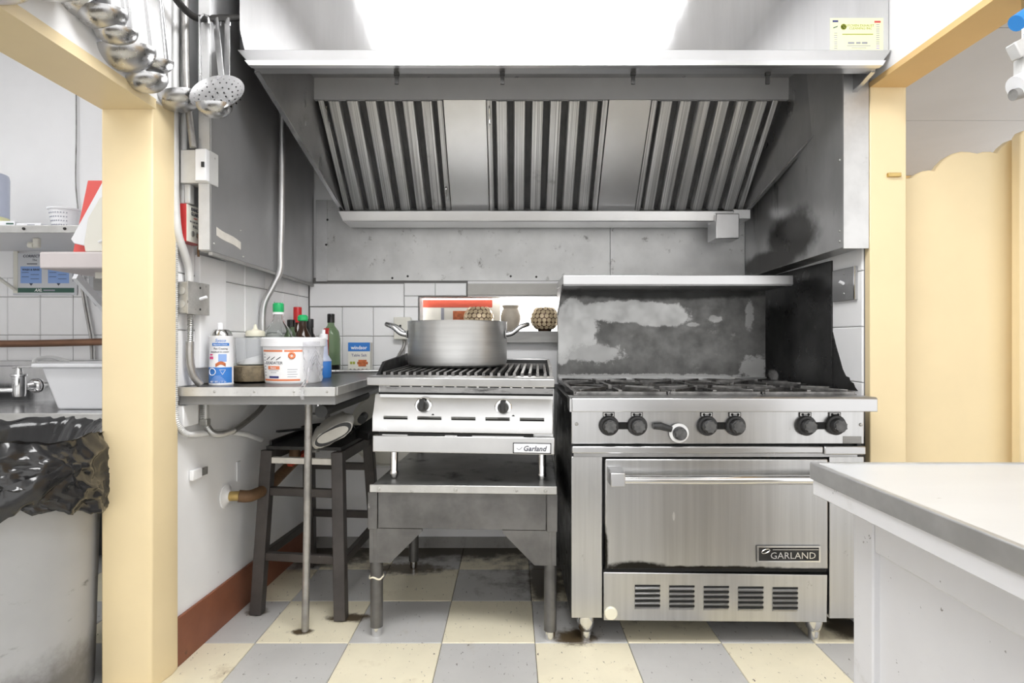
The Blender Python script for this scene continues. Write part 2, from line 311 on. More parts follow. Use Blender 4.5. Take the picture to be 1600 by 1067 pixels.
def thing(name, label, cat, loc=(0, 0, 0), rz=0.0, local=False, group=None, ry=0.0):
    """Empty at the thing's base. local=False: parts are given in world coordinates; True: in the thing's own frame."""
    o = bpy.data.objects.new(name, None); COL.objects.link(o); o.empty_display_size = 0.05
    o.location = loc; o.rotation_euler = (0, ry, rz)
    if not local: INV[o] = (Matrix.Translation(Vector(loc)) @ Matrix.Rotation(rz, 4, 'Z')).inverted()
    return tag(o, label, cat, group)
def struct(o, label=None):
    o['kind'] = 'structure'
    if label: o['label'] = label
    return o
def px(x, d): return (x - 800) * d / F       # metres right of the camera axis for a photo column at depth d
def pz(y, d): return CAMZ - (y - 533) * d / F
def text(body, size, m, par, fn, depth=0.0006, align='CENTER', sx=1.0, name='lettering', shear=0.0, bold=0.0):
    """Lettering as a thin mesh; fn(u, v, w) places it."""
    cu = bpy.data.curves.new('t', 'FONT'); cu.body = body; cu.size = size; cu.align_x = align; cu.align_y = 'CENTER'
    cu.extrude = 0.5; cu.resolution_u = 2; cu.shear = shear; cu.offset = bold
    ob = bpy.data.objects.new('t', cu); me0 = bpy.data.meshes.new_from_object(ob)
    mb = MB(); mb.v = [fn(v.co.x * sx, v.co.y, (v.co.z + 0.5) * depth) for v in me0.vertices]; mb.f = [tuple(p.vertices) for p in me0.polygons]
    bpy.data.objects.remove(ob); bpy.data.curves.remove(cu); bpy.data.meshes.remove(me0)
    return mb.build(name, m, par, smooth=0)
def on_front(x, y, z):            # flat on a face that looks towards -Y
    return lambda u, v, w: (x + u, y - w, z + v)
def on_drum(cx, cy, r, z, a0=0.0):    # wrapped on an upright cylinder, a0 = angle from -Y towards +X
    return lambda u, v, w: (cx + (r + w) * math.sin(a0 + u / r), cy - (r + w) * math.cos(a0 + u / r), z + v)
def patch(fn, u0, u1, v0, v1, t=0.0005, n=8):
    """Thin printed patch placed by fn."""
    mb = MB(); vs_ = []
    for w in (0.0, t):
        for i in range(n + 1):
            u = u0 + (u1 - u0) * i / n
            vs_ += [fn(u, v0, w), fn(u, v1, w)]
    o = 2 * (n + 1); fs = []
    for i in range(n):
        a = 2 * i
        fs += [(a, a + 1, a + 3, a + 2), (o + a, o + a + 2, o + a + 3, o + a + 1), (a, a + 2, o + a + 2, o + a), (a + 1, o + a + 1, o + a + 3, a + 3)]
    fs += [(0, o, o + 1, 1), (2 * n, 2 * n + 1, o + 2 * n + 1, o + 2 * n)]
    return mb.add(vs_, fs)
def arcpts(c, r, a0, a1, n, f):
    return [f(c[0] + r * math.cos(a0 + (a1 - a0) * i / n), c[1] + r * math.sin(a0 + (a1 - a0) * i / n)) for i in range(n + 1)]
def smooth_path(pts, n=6):
    P = [Vector(p) for p in pts]; out = []
    for i in range(len(P) - 1):
        p0 = P[max(i - 1, 0)]; p1 = P[i]; p2 = P[i + 1]; p3 = P[min(i + 2, len(P) - 1)]
        for k in range(n):
            t = k / n
            out.append(0.5 * ((2 * p1) + (p2 - p0) * t + (2 * p0 - 5 * p1 + 4 * p2 - p3) * t * t + (3 * p1 - p0 - 3 * p2 + p3) * t ** 3))
    out.append(P[-1]); return out
TILEMESH = {}
def tile_obj(par, w, h, t, m, mx, name='tile'):
    key = (round(w, 4), round(h, 4), round(t, 4), m)
    if key not in TILEMESH:
        e = min(0.003, t * 0.5)
        mb = MB().add([(0, 0, 0), (w, 0, 0), (w, h, 0), (0, h, 0), (0, 0, t - e), (w, 0, t - e), (w, h, t - e), (0, h, t - e), (e, e, t), (w - e, e, t), (w - e, h - e, t), (e, h - e, t)],
                      [(0, 1, 5, 4), (1, 2, 6, 5), (2, 3, 7, 6), (3, 0, 4, 7), (4, 5, 9, 8), (5, 6, 10, 9), (6, 7, 11, 10), (7, 4, 8, 11), (8, 9, 10, 11)])
        me = bpy.data.meshes.new(name); me.from_pydata(mb.v, [], mb.f); me.materials.append(M[m]); TILEMESH[key] = me
    o = bpy.data.objects.new(name, TILEMESH[key]); COL.objects.link(o); o.parent = par; o.matrix_local = mx
    return o
def tile_wall(par, org, u, v, us, vs_, m='tile', t=0.006, gap=0.0022, skip=None, jit=0.0006):
    u = Vector(u).normalized(); v = Vector(v).normalized(); n = u.cross(v); org = Vector(org)
    for i in range(len(us) - 1):
        for j in range(len(vs_) - 1):
            if skip and skip(us[i], us[i + 1], vs_[j], vs_[j + 1]): continue
            p = org + u * (us[i] + gap / 2) + v * (vs_[j] + gap / 2) + n * random.uniform(0, jit)
            tile_obj(par, us[i + 1] - us[i] - gap, vs_[j + 1] - vs_[j] - gap, t, m, Matrix((
                (u.x, v.x, n.x, p.x), (u.y, v.y, n.y, p.y), (u.z, v.z, n.z, p.z), (0, 0, 0, 1))))

# ------------------------------------------------------------------ the room
YB = 2.76                                              # back wall
def lwx(y): return -1.025 + (y - 1.70) * (0.047 / 1.06)   # left wall face, slightly out of square
LWU = Vector((0.047, 1.06, 0)).normalized(); LWN = Vector((LWU.y, -LWU.x, 0))

floor = struct(B(-3.2, 4.2, -1.6, 6.2, -0.08, -0.004).build('floor', 'sub_floor'), 'checkered floor of cream and grey square tiles')
T = 0.305
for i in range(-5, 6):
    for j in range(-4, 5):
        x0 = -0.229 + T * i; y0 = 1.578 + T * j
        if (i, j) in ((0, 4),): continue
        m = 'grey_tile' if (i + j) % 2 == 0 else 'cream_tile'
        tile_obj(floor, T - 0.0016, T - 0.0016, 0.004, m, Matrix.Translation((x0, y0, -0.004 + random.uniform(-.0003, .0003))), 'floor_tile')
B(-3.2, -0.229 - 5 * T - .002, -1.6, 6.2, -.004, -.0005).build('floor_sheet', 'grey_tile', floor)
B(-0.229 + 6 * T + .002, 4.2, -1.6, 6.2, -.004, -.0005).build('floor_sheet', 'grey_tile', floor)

# back wall with the serving hatch
HX0, HX1, HZ0, HZ1 = -0.445, 0.27, 1.034, 1.200
mb = MB()
mb.box(-3.2, HX0, YB, YB + .12, 0, 2.5).box(HX1, 1.32, YB, YB + .12, 0, 2.5)
mb.box(HX0, HX1, YB, YB + .12, 0, HZ0).box(HX0, HX1, YB, YB + .12, HZ1, 2.5)
wall_back = struct(mb.build('wall_back', 'white_wall'), 'white rear wall behind the stove line')
# left partition
mb = MB()
mb.prism([(-1.155, 1.70), (lwx(1.70), 1.70), (lwx(YB), YB), (-1.155, YB)], lambda a, b, t: (a, b, t), 0, 2.5)
mb.box(-1.155, -1.005, -1.2, 1.70, 1.665, 2.5)
wall_left = struct(mb.build('wall_left', 'white_wall'), 'white left wall with tiles above the corner table')
mb = MB().box(1.20, 1.315, 1.95, YB, 0, 2.5).box(1.20, 1.315, -1.2, 1.95, 1.85, 2.5)
wall_right = struct(mb.build('wall_right', 'white_plain'), 'white right wall beside the range')
ceiling = struct(B(-1.155, 1.315, -1.2, YB, 2.5, 2.58).build('ceiling', 'white_plain'), 'white kitchen ceiling')
struct(B(-3.3, -3.2, -1.6, YB + .12, 0, 2.5).build('wall_dish_blocker', 'white_plain'), 'unseen white far left wall of the dish room, added to cut daylight')  # unseen, put in to keep side light out of the dish room
struct(B(-3.2, -1.16, -1.6, YB, 2.5, 2.58).build('ceiling_dish_blocker', 'white_plain'), 'unseen white dish room ceiling, added to cut daylight')  # unseen, put in because open sky made the dish room too bright
struct(B(4.2, 4.3, .0, 2.5, 0, 2.48).build('wall_next_blocker', 'ochre'), 'unseen ochre side wall of the next room, added to block light')  # unseen; length set to shade the door leaf but light the ceiling
# yellow door surrounds
mb = MB()
mb.prism([(-1.158, 1.625), (-1.03, 1.625), (-1.018, 1.632), (-1.004, 1.70), (-1.006, 1.735), (-1.158, 1.735)], lambda a, b, t: (a, b, t), 0.0, 1.668)
struct(mb.build('trim_1', 'yellow', bevel=.003), 'cream yellow door post at the left opening')
struct(B(-1.158, -1.003, -1.2, 1.624, 1.640, 1.668).build('trim_2', 'yellow'), 'cream yellow lintel soffit above the left opening')
struct(B(1.197, 1.318, 1.925, 1.955, 0, 1.842).build('trim_3', 'yellow', bevel=.003), 'cream yellow door jamb right of the range')
struct(B(1.197, 1.318, -1.2, 1.954, 1.834, 1.853).build('trim_4', 'ochre'), 'ochre lintel soffit above the right opening')
# baseboard
mb = MB()
mb.hexa([(lwx(1.74) + .014, 1.735, 0), (lwx(YB) + .014, YB - .002, 0), (lwx(YB), YB - .002, 0), (lwx(1.74), 1.735, 0),
         (lwx(1.74) + .010, 1.735, .145), (lwx(YB) + .010, YB - .002, .135), (lwx(YB), YB - .002, .135), (lwx(1.74), 1.735, .145)])
struct(mb.build('baseboard_left', 'brown_base', bevel=.002), 'brown painted baseboard along the left wall')
struct(B(-.96, 1.19, YB - .012, YB - .0005, 0, .05).build('baseboard_back', 'dirty_wall'), 'grimy strip at the foot of the rear wall')

# tiles: left wall
gl = MB(); o_ = Vector((lwx(1.75), 1.75, 0))
p = lambda s_, z, n: tuple(o_ + LWU * s_ + LWN * n + Vector((0, 0, z)))
gl.hexa([p(0, .80, -.01), p(1.008, .80, -.01), p(1.008, .80, .0015), p(0, .80, .0015), p(0, 1.30, -.01), p(1.008, 1.30, -.01), p(1.008, 1.30, .0015), p(0, 1.30, .0015)])
gl.build('tile_grout', 'grout', wall_left)
us = [0, .075, .24, .402, .565, .727, .89, 1.004]
tile_wall(wall_left, p(0, 0, .001), LWU, (0, 0, 1), us, [.80, .845, 1.02, 1.195, 1.30])
# tiles: back wall
MB().box(-.975, HX0, YB - .0015, YB + .01, .80, 1.29).box(HX0, -.212, YB - .0015, YB + .01, HZ1, 1.275).box(HX0, -.06, YB - .0015, YB + .01, .80, .978).build('tile_grout', 'grout', wall_back)
xs = [-.968, -.812, -.664, -.516, -.368, -.22, -.07, .08, .24]
def skipb(u0, u1, v0, v1):
    if v0 >= 1.149: return True
    return u1 > HX0 + .02 and v1 > HZ0 - .01 or (u0 > -.1)
for (x0, x1, z0, z1) in [(-.968, -.516, 1.152, 1.262)]:
    tile_wall(wall_back, (0, YB - .001, 0), (1, 0, 0), (0, 0, 1), [x0, x1], [z0, z1], t=.010)
tile_wall(wall_back, (0, YB - .001, 0), (1, 0, 0), (0, 0, 1), xs, [.80, .87, 1.01, 1.15], skip=skipb)
tile_wall(wall_back, (0, YB - .001, 0), (1, 0, 0), (0, 0, 1), [-.516, -.448], [1.01, 1.15, 1.203])
tile_wall(wall_back, (0, YB - .001, 0), (1, 0, 0), (0, 0, 1), [-.516, -.368, -.218], [1.203, 1.265])
# tiles: right wall
B(1.1985, 1.21, 1.957, YB, .60, 1.33).build('tile_grout', 'grout', wall_right)
tile_wall(wall_right, (1.199, YB, 0), (0, -1, 0), (0, 0, 1), [.02, .21, .40, .59, .80], [.66, .845, 1.036, 1.227, 1.33])
# tiles: dish room side of the rear wall
B(-3.0, -1.16, YB - .0015, YB + .01, .60, 1.29).build('tile_grout', 'grout', wall_back)
tile_wall(wall_back, (0, YB - .001, 0), (1, 0, 0), (0, 0, 1), [-1.157 - .157 * k for k in range(10, -1, -1)], [.66, .84, 1.016, 1.198, 1.29])

# serving hatch: header, sill, window beyond
sill = B(-.46, .27, YB - .045, YB + .35, .978, 1.034).build('hatch_sill', 'sill', bevel=.003); tag(sill, 'worn grey sill under the bright serving hatch', 'sill')
tag(B(-.212, .27, YB - .012, YB + .03, 1.206, 1.262).build('hatch_header', 'plaster', bevel=.002), 'speckled plaster header strip above the serving hatch', 'header')
w1 = struct(B(-.75, .60, YB + .62, YB + .64, .80, 1.60).build('window_1', 'window_glow'), 'bright daylit window seen through the serving hatch')
for xx in (-.13, .20): B(xx - .012, xx + .012, YB + .60, YB + .618, .80, 1.60).build('window_bar', 'off_white', w1)
struct(B(-.75, .62, YB + .12, YB + .70, 1.60, 1.64).build('trim_5', 'white_plain'), 'white board above the hatch window')
wr = struct(B(.60, .64, YB + .12, YB + .62, .80, 1.6).build('trim_6', 'white_plain'), 'white side board of the hatch window')
struct(B(-.79, -.75, YB + .12, YB + .62, .80, 1.6).build('trim_7', 'white_plain'), 'white side board left of the hatch window')

# the room beyond the right opening
far = struct(B(1.32, 4.2, 5.05, 5.15, 0, 2.42).build('wall_far', 'ochre'), 'ochre wall at the end of the next room')
ceil2 = struct(B(1.315, 4.2, .6, 5.05, 2.42, 2.48).build('ceiling_2', 'grey_ceiling'), 'grey boarded ceiling of the next room')
ys = [.6, 1.65, 2.62, 3.72, 5.05]
for a, b in zip(ys[:-1], ys[1:]): B(1.325, 4.19, a + .003, b - .003, 2.412, 2.422).build('ceiling_panel', 'grey_ceiling', ceil2)
struct(B(1.32, 4.2, 4.95, 5.05, 2.28, 2.41).build('trim_8', 'ochre'), 'ochre beam under the far end of the grey ceiling')

# ------------------------------------------------------------------ extractor hood
hood = thing('range_hood', 'large brushed steel extractor hood above the stove line', 'range hood', (0.15, 2.2, 1.55))
B(-.866, 1.197, 1.832, 1.846, 1.900, 2.498).build('front_panel', 'hood_steel', hood)
lip = MB().hexa([(-.822, 1.826, 1.852), (1.160, 1.826, 1.852), (1.153, 1.868, 1.852), (-.813, 1.868, 1.852),
                 (-.868, 1.818, 1.906), (1.199, 1.818, 1.906), (1.199, 1.846, 1.906), (-.868, 1.846, 1.906)]).build('lip', 'hood_header', hood, bevel=.002)
MB().hexa([(-.829, 1.812, 1.854), (1.167, 1.812, 1.854), (1.164, 1.827, 1.852), (-.826, 1.827, 1.852),
           (-.842, 1.812, 1.870), (1.177, 1.812, 1.870), (1.177, 1.827, 1.871), (-.842, 1.827, 1.871)]).build('lip_hem', 'trough', lip)
for sx, name in ((0, 'side_panel'), (1, 'side_panel')):
    f0, b0, o = ((-.813, -.755, -.012) if sx == 0 else (1.153, 1.046, .012))
    prof = [(1.846, 2.498), (1.846, 1.853), (2.60, 1.566), (2.745, 1.566), (2.745, 2.498)]
    mb = MB(); n = len(prof); vs_ = []
    for k in (0, 1):
        for y, z in prof:
            t = (y - 1.846) / (2.60 - 1.846); x = f0 + (b0 - f0) * min(1, t)
            vs_.append((x + o * k, y, z))
    mb.add(vs_, [tuple(range(n)), tuple(range(2 * n - 1, n - 1, -1))] + [(i, (i + 1) % n, n + (i + 1) % n, n + i) for i in range(n)])
    sp = mb.build(name, 'hood_inner', hood)
    e = MB().bar((f0 + o / 2, 1.85, 1.852), (b0 + o / 2, 2.60, 1.565), .016, .006).build('edge_trim', 'steel', sp)
B(-.80, 1.14, 1.846, 2.745, 2.030, 2.045).build('roof_panel', 'hood_inner', hood)
FO = Vector((0, 2.60, 1.572)); FU = Vector((0, -.316, .374)).normalized(); FN = Vector((0, FU.y and -FU.z, FU.y)).normalized()
FN = Vector((0, -.374, -.316)).normalized(); FL = .4896
hdr = MB().hexa([(-.800, 2.283, 1.945), (1.125, 2.283, 1.945), (1.11, 2.300, 1.945), (-.79, 2.300, 1.945), (-.80, 2.283, 2.031), (1.125, 2.283, 2.031), (1.11, 2.30, 2.031), (-.79, 2.30, 2.031)]).build('header_panel', 'header', hood)
def FP(x, s_, n): v = FO + FU * s_ + FN * n; return (x, v.y, v.z)
def fbox(mb, xb0, xb1, xt0, xt1, s0, s1, n0, n1):
    lerp = lambda a, b, s_: a + (b - a) * s_ / FL
    q = []
    for n in (n0, n1):
        q += [FP(lerp(xb0, xt0, s0), s0, n), FP(lerp(xb1, xt1, s0), s0, n), FP(lerp(xb1, xt1, s1), s1, n), FP(lerp(xb0, xt0, s1), s1, n)]
    return mb.hexa(q)
fbox(MB(), -.757, 1.048, -.80, 1.10, 0, FL, -.06, -.04).build('back_panel', 'baffle_dark', hood)
for x0, x1 in ((-.272, -.104), (.386, .552)):
    fbox(MB(), x0, x1, x0, x1, .002, FL - .002, -.03, .004).build('blank_panel', 'hood_header', hood)
for k, (b0, b1, t0, t1) in enumerate([(-.752, -.275, -.770, -.276), (-.101, .383, -.102, .382), (.555, 1.038, .556, 1.058)]):
    fl = fbox(MB(), b0, b1, t0, t1, .004, FL - .004, -.034, -.026).build('grease_filter', 'baffle_dark', hood)
    fbox(MB(), b0, b0 + .022, t0, t0 + .022, .004, FL - .004, -.03, .002).build('filter_frame', 'baffle', fl, bevel=.002)
    fbox(MB(), b1 - .022, b1, t1 - .022, t1, .004, FL - .004, -.03, .002).build('filter_frame', 'baffle', fl, bevel=.002)
    nb = 6; w = (b1 - b0 - .05) / nb
    for i in range(nb):
        xa = b0 + .025 + w * i + w * .14; xb = xa + w * .70; tt = t0 - b0 + (t1 - t0 - b1 + b0) * (i / nb)
        mb = MB(); prof = [(0, -.026), (.03, -.003), (.10, .001), (.5, .003), (.90, .001), (.97, -.003), (1, -.026)]
        vs_ = []
        for s0 in (.008, FL - .008):
            for a, nn in prof: vs_.append(FP(xa + (xb - xa) * a + tt * s0 / FL, s0, nn))
        m_ = len(prof)
        mb.add(vs_, [(j, j + 1, m_ + j + 1, m_ + j) for j in range(m_ - 1)] + [tuple(range(m_)), tuple(range(2 * m_ - 1, m_ - 1, -1))])
        mb.build('baffle', 'baffle', fl)
    hs = {0: [(b0 + .011, .40, t0 - b0), (b1 - .012, .06, 0)], 1: [(b0 + .011, .40, 0)], 2: []}[k]
    for hx, s0, dt in hs:
        q = [FP(hx, s0, .002), FP(hx, s0, .016), FP(hx, s0 + .06, .016), FP(hx, s0 + .06, .002)]
        MB().tube(smooth_path(q, 3), .0035, 8).build('filter_handle', 'chrome', fl)
mb = MB().hexa([(-.757, 2.575, 1.522), (.985, 2.575, 1.522), (.985, 2.70, 1.518), (-.757, 2.70, 1.518), (-.775, 2.560, 1.566), (.985, 2.560, 1.566), (.985, 2.70, 1.572), (-.775, 2.70, 1.572)])
tr = mb.build('grease_trough', 'trough', hood, bevel=.003)
B(.985, 1.062, 2.562, 2.70, 1.530, 1.574).build('trough_end', 'hood_header', tr, bevel=.003)
B(.902, 1.006, 2.548, 2.66, 1.440, 1.552).build('grease_cup', 'hood_header', hood, bevel=.004)
for x in (620, 785, 989, 1199):
    X = px(x, 1.86); mb = MB().box(X - .008, X + .008, 1.852, 1.862, 1.842, 1.875).box(X - .006, X + .006, 1.855, 1.861, 1.815, 1.843)
    mb.build('hook_clip', 'iron', hood)
st = B(1.012, 1.180, 1.8312, 1.832, 1.9065, 2.013).build('inspection_sticker', 'sticker', hood); st['label'] = 'pale yellow printed inspection sticker'
fs_ = lambda x, z: on_front(x, 1.8312, z)
patch(fs_(0, 0), 1.019, 1.037, 2.000, 2.006, n=1).build('printed_mark', 'print_navy', st)
patch(fs_(0, 0), 1.152, 1.172, 1.998, 2.004, n=1).build('printed_mark', 'print_red', st)
text('KITCHEN EXHAUST', .0105, 'print_olive', st, fs_(1.105, 1.989))
text('CLEANING INC', .0105, 'print_olive', st, fs_(1.108, 1.980))
patch(fs_(0, 0), 1.050, 1.148, 1.960, 1.963, n=1).build('printed_line', 'print_olive', st)
for a_, b_ in ((1.068, 1.088), (1.094, 1.108), (1.112, 1.130)): patch(fs_(0, 0), a_, b_, 1.931, 1.937, n=1).build('printed_line', 'print_grey', st)
for z in (1.925, 1.918, 1.911): patch(fs_(0, 0), 1.065 + (1.925 - z) * 2, 1.14 - (1.925 - z) * 2, z - .0008, z + .0008, n=1).build('printed_line', 'print_grey', st)
MB().lathe([(.0075, 0), (.0075, -.0006), (.0095, -.0006), (.0095, 0)], (1.054, 1.8311, 1.985), 20, 'y').build('printed_ring', 'print_olive', st)
MB().bar((1.049, 1.8306, 1.979), (1.059, 1.8306, 1.991), .002, .001, (0, 1, 0)).bar((1.059, 1.8306, 1.979), (1.049, 1.8306, 1.991), .002, .001, (0, 1, 0)).build('printed_mark', 'print_olive', st)
for k in range(12):
    z = 1.992 - k * .0068
    patch(fs_(0, 0), 1.158, 1.168, z - .001, z + .001, n=1).build('printed_line', 'print_grey' if k < 10 else 'print_violet', st)
    if k > 3: patch(fs_(0, 0), 1.024, 1.034, z - .001, z + .001, n=1).build('printed_line', 'print_grey', st)
patch(lambda u, v, w: (1.028 + u * .9 + v * .4, 1.8312 - w, 1.984 + v * .7 + u * .3), -.008, .008, -.003, .003, n=2).build('printed_mark', 'print_green', st)

# cladding on the walls
LC = thing('wall_cladding', 'dark grey steel cladding on the left wall under the hood', 'cladding', (-.95, 2.2, 1.26))
mb = MB().hexa([(-.912, 1.745, 1.258), (-.945, YB - .014, 1.258), (-.968, YB - .014, 1.258), (-.946, 1.745, 1.258), (-.912, 1.745, 2.498), (-.945, YB - .014, 2.498), (-.968, YB - .014, 2.498), (-.946, 1.745, 2.498)])
mb.build('panel', 'clad', LC, bevel=.002)
B(-.946, -.9125, 1.738, 1.7445, 1.262, 2.498).build('edge_flange', 'clad_edge', LC)
mb = MB().bar((-.915, 1.748, 1.252), (-.950, YB - .014, 1.252), .012, .010).build('bottom_hem', 'sill', LC)
MB().bar((-.9105, 2.385, 1.262), (-.9305, 2.385, 2.2), .0001, .0001).build('seam_line', 'iron', LC) if False else None
for y, z in ((1.765, 1.545), (1.765, 1.285), (1.79, 1.79), (1.95, 1.36), (1.97, 1.275)):
    X = -.912 - (y - 1.745) * .0325
    MB().lathe([(.004, 0), (.003, .003), (0, .004)], (X, y, z), 10, 'x').build('screw', 'galv', LC)
patch(lambda u, v, w: (-.912 - (1.78 + u - 1.745) * .0325 + w, 1.78 + u, 1.325 + v - u * .10 - .02 * math.sin(u * 40) * .1), 0, .17, -.012, .014, t=.0006, n=6).build('tape_residue', 'cardboard', LC)
RC = thing('wall_cladding', 'grease-stained steel cladding on the right wall above the switch', 'cladding', (1.15, 2.3, 1.30))
mb = MB().hexa([(1.112, 1.936, 1.302), (1.182, 1.936, 1.302), (1.198, YB - .012, 1.285), (1.112, YB - .012, 1.285), (1.112, 1.936, 2.495), (1.182, 1.936, 2.495), (1.198, YB - .012, 2.495), (1.112, YB - .012, 2.495)])
mb.build('panel', 'clad_r', RC)
B(1.1105, 1.1945, 1.9285, 1.9355, 1.297, 1.88).build('edge_flange', 'clad_edge', RC)
for z in (1.60, 1.36, 1.325): MB().lathe([(.005, 0), (.004, -.003), (0, -.004)], (1.1118, 1.955, z), 10, 'x').build('screw', 'galv', RC)
BC = thing('wall_cladding', 'dull sheet metal splash plate on the rear wall below the hood trough', 'cladding', (.1, YB, 1.275))
B(-.885, .467, YB - .010, YB - .0005, 1.276, 1.66).build('sheet', 'back_sheet', BC)
B(.470, 1.110, YB - .010, YB - .0005, 1.276, 1.66).build('sheet', 'back_sheet', BC)
B(-.935, -.882, YB - .014, YB - .0005, 1.272, 1.66).build('corner_strip', 'clad_edge', BC)
for x, y in ((613, 434), (637, 431), (798, 431), (838, 432), (510, 382), (512, 343)):
    MB().lathe([(.0055, 0), (.0045, -.003), (0, -.004)], (px(x, 2.75), YB - (.010 if x > 520 else .014), pz(y, 2.75)), 10, 'y').build('screw', 'iron', BC)
spn = B(1.187, 1.1925, 2.14, 2.745, .80, 1.286).build('splash_panel', 'soot', bevel=.001)
MB().prism([(2.139, 1.02), (2.118, .97), (2.10, .935), (2.075, .885), (2.055, .862), (2.035, .858), (2.03, .845), (2.01, .84), (2.0, .826), (1.985, .815), (2.139, .81)], lambda a, b, t: (t, a, b), 1.1905, 1.1925).build('grease_smear', 'soot', spn)
tag(spn, 'soot-black splash panel on the right wall beside the burners', 'splash panel')

# ------------------------------------------------------------------ range with oven
R = thing('gas_range', 'stainless six burner gas range with oven and scorched backguard', 'range', (.67, 2.2, 0))
YF = 1.87
rx = lambda x: px(x, YF); rz = lambda y: pz(y, YF)
B(.205, 1.13, 1.90, 2.62, .085, .79).build('carcass', 'range_black', R)
B(.193, .2045, 1.885, 2.64, .085, .77).build('side_panel', 'range_black', R)
B(1.1305, 1.142, 1.885, 2.64, .085, .77).build('side_panel', 'range_black', R)
cp = B(.193, 1.143, YF, 1.899, rz(693), .770).build('control_panel', 'range_steel', R, bevel=.002)
rail = MB().prism([(1.826, .762), (1.826, .803), (1.832, .808), (1.90, .808), (1.90, .770), (1.868, .762)], lambda a, b, t: (t, a, b), .190, 1.160).build('front_rail', 'range_rail', R, bevel=.002)
MB().prism([(1.826, .762), (1.826, .803), (1.832, .808), (1.90, .808), (1.90, .77), (1.868, .762)], lambda a, b, t: (t, a, b), .183, .1895).build('rail_end', 'range_steel', rail)
B(.193, 1.005, 1.858, 1.885, rz(707), rz(696)).build('drip_rail', 'range_rail', R, bevel=.004)
B(1.008, 1.143, 1.858, 1.885, rz(709), rz(696)).build('drip_rail', 'range_rail', R, bevel=.004)
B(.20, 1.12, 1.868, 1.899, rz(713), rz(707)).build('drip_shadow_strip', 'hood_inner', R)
B(.193, rx(941), YF, 1.899, rz(965), rz(713)).build('stile', 'range_steel', R, bevel=.002)
B(rx(1296), 1.143, YF, 1.899, rz(966), rz(713)).build('stile', 'range_steel', R, bevel=.002)
dr = B(rx(945), rx(1292), 1.862, 1.899, rz(887), rz(716)).build('oven_door', 'door_steel', R, bevel=.004)
hb = MB().cyl((rx(962), 1.815, rz(743)), (rx(1293), 1.815, rz(743)), .0145, n=20).build('handle', 'chrome', dr)
for x in (rx(960), 1.022):
    MB().prism([(1.798, rz(752)), (1.800, rz(731)), (1.862, rz(727)), (1.862, rz(752))], lambda a, b, t: (t, a, b), x - .024, x + .022).build('handle_bracket', 'range_rail', dr, bevel=.003)
npl = B(rx(1180), rx(1278), 1.8565, 1.862, rz(875), rz(850)).build('nameplate', 'iron', dr)
fx0, fx1, fz0, fz1 = rx(1180), rx(1278), rz(875), rz(850)
mb = MB(); e = .005
mb.box(fx0, fx1, 1.854, 1.857, fz0, fz0 + e).box(fx0, fx1, 1.854, 1.857, fz1 - e, fz1).box(fx0, fx0 + e, 1.854, 1.857, fz0 + e, fz1 - e).box(fx1 - e, fx1, 1.854, 1.857, fz0 + e, fz1 - e)
mb.box(fx0 + .05, fx1 - .006, 1.855, 1.857, fz1 - .013, fz1 - .011)
mb.build('plate_border', 'chrome', npl)
text('GARLAND', .030, 'chrome', npl, on_front((fx0 + fx1) / 2 + .014, 1.8563, (fz0 + fz1) / 2 - .006), depth=.0015, sx=1.05)
MB().tube(arcpts((fx0 + .028, fz1 - .017), 1, 0, 2 * PI, 20, lambda a, b: (fx0 + .028 + (a - fx0 - .028) * .013, 1.8555, fz1 - .017 + (b - fz1 + .017) * .006 + (a - fx0 - .028) * .004)), .0015, 6).build('plate_swoosh', 'chrome', npl)
lp = MB().hexa([(rx(943), YF - .004, rz(968)), (rx(1291), YF - .004, rz(971)), (rx(1291), 1.899, rz(971)), (rx(943), 1.899, rz(968)), (rx(943), YF - .004, rz(893)), (rx(1292), YF - .004, rz(897)), (rx(1292), 1.899, rz(897)), (rx(943), 1.899, rz(893))]).build('kick_panel', 'range_steel', R, bevel=.002)
for c in range(5):
    for r_ in range(5):
        x0 = rx(991 + 53.7 * c); z = rz(915 + 7.7 * r_ + .9 * c)
        lv = MB().add([(x0, YF - .005, z - .009), (x0 + .080, YF - .005, z - .009), (x0 + .084, YF - .005, z + .001), (x0, YF - .005, z + .001), (x0 + .002, YF - .012, z - .001), (x0 + .076, YF - .012, z - .001)],
                      [(0, 1, 5, 4), (0, 4, 3), (1, 2, 5), (4, 5, 2, 3)]).build('louvre', 'range_steel', lp, smooth=0)
        B(x0 + .001, x0 + .083, YF - .0052, YF - .0042, z - .001, z + .0055).build('louvre_slot', 'dark', lp)
MB().lathe([(.021, 0), (.021, -.006), (.018, -.009), (0, -.009)], (rx(954), YF - .004, rz(956)), 24, 'y').build('round_cap', 'cream', lp)
B(rx(945), rx(1292), 1.872, 1.899, rz(893), rz(887)).build('door_gap', 'dark', R)
for x in (rx(918), rx(1283)):
    MB().lathe([(.028, .088), (.030, .06), (.024, .035), (.018, .028), (.018, 0)], (x, 1.915, 0), 20).build('foot', 'chrome', R)
for x in (rx(918), rx(1283)): MB().cyl((x, 2.55, 0), (x, 2.55, .088), .02).build('foot', 'chrome', R)
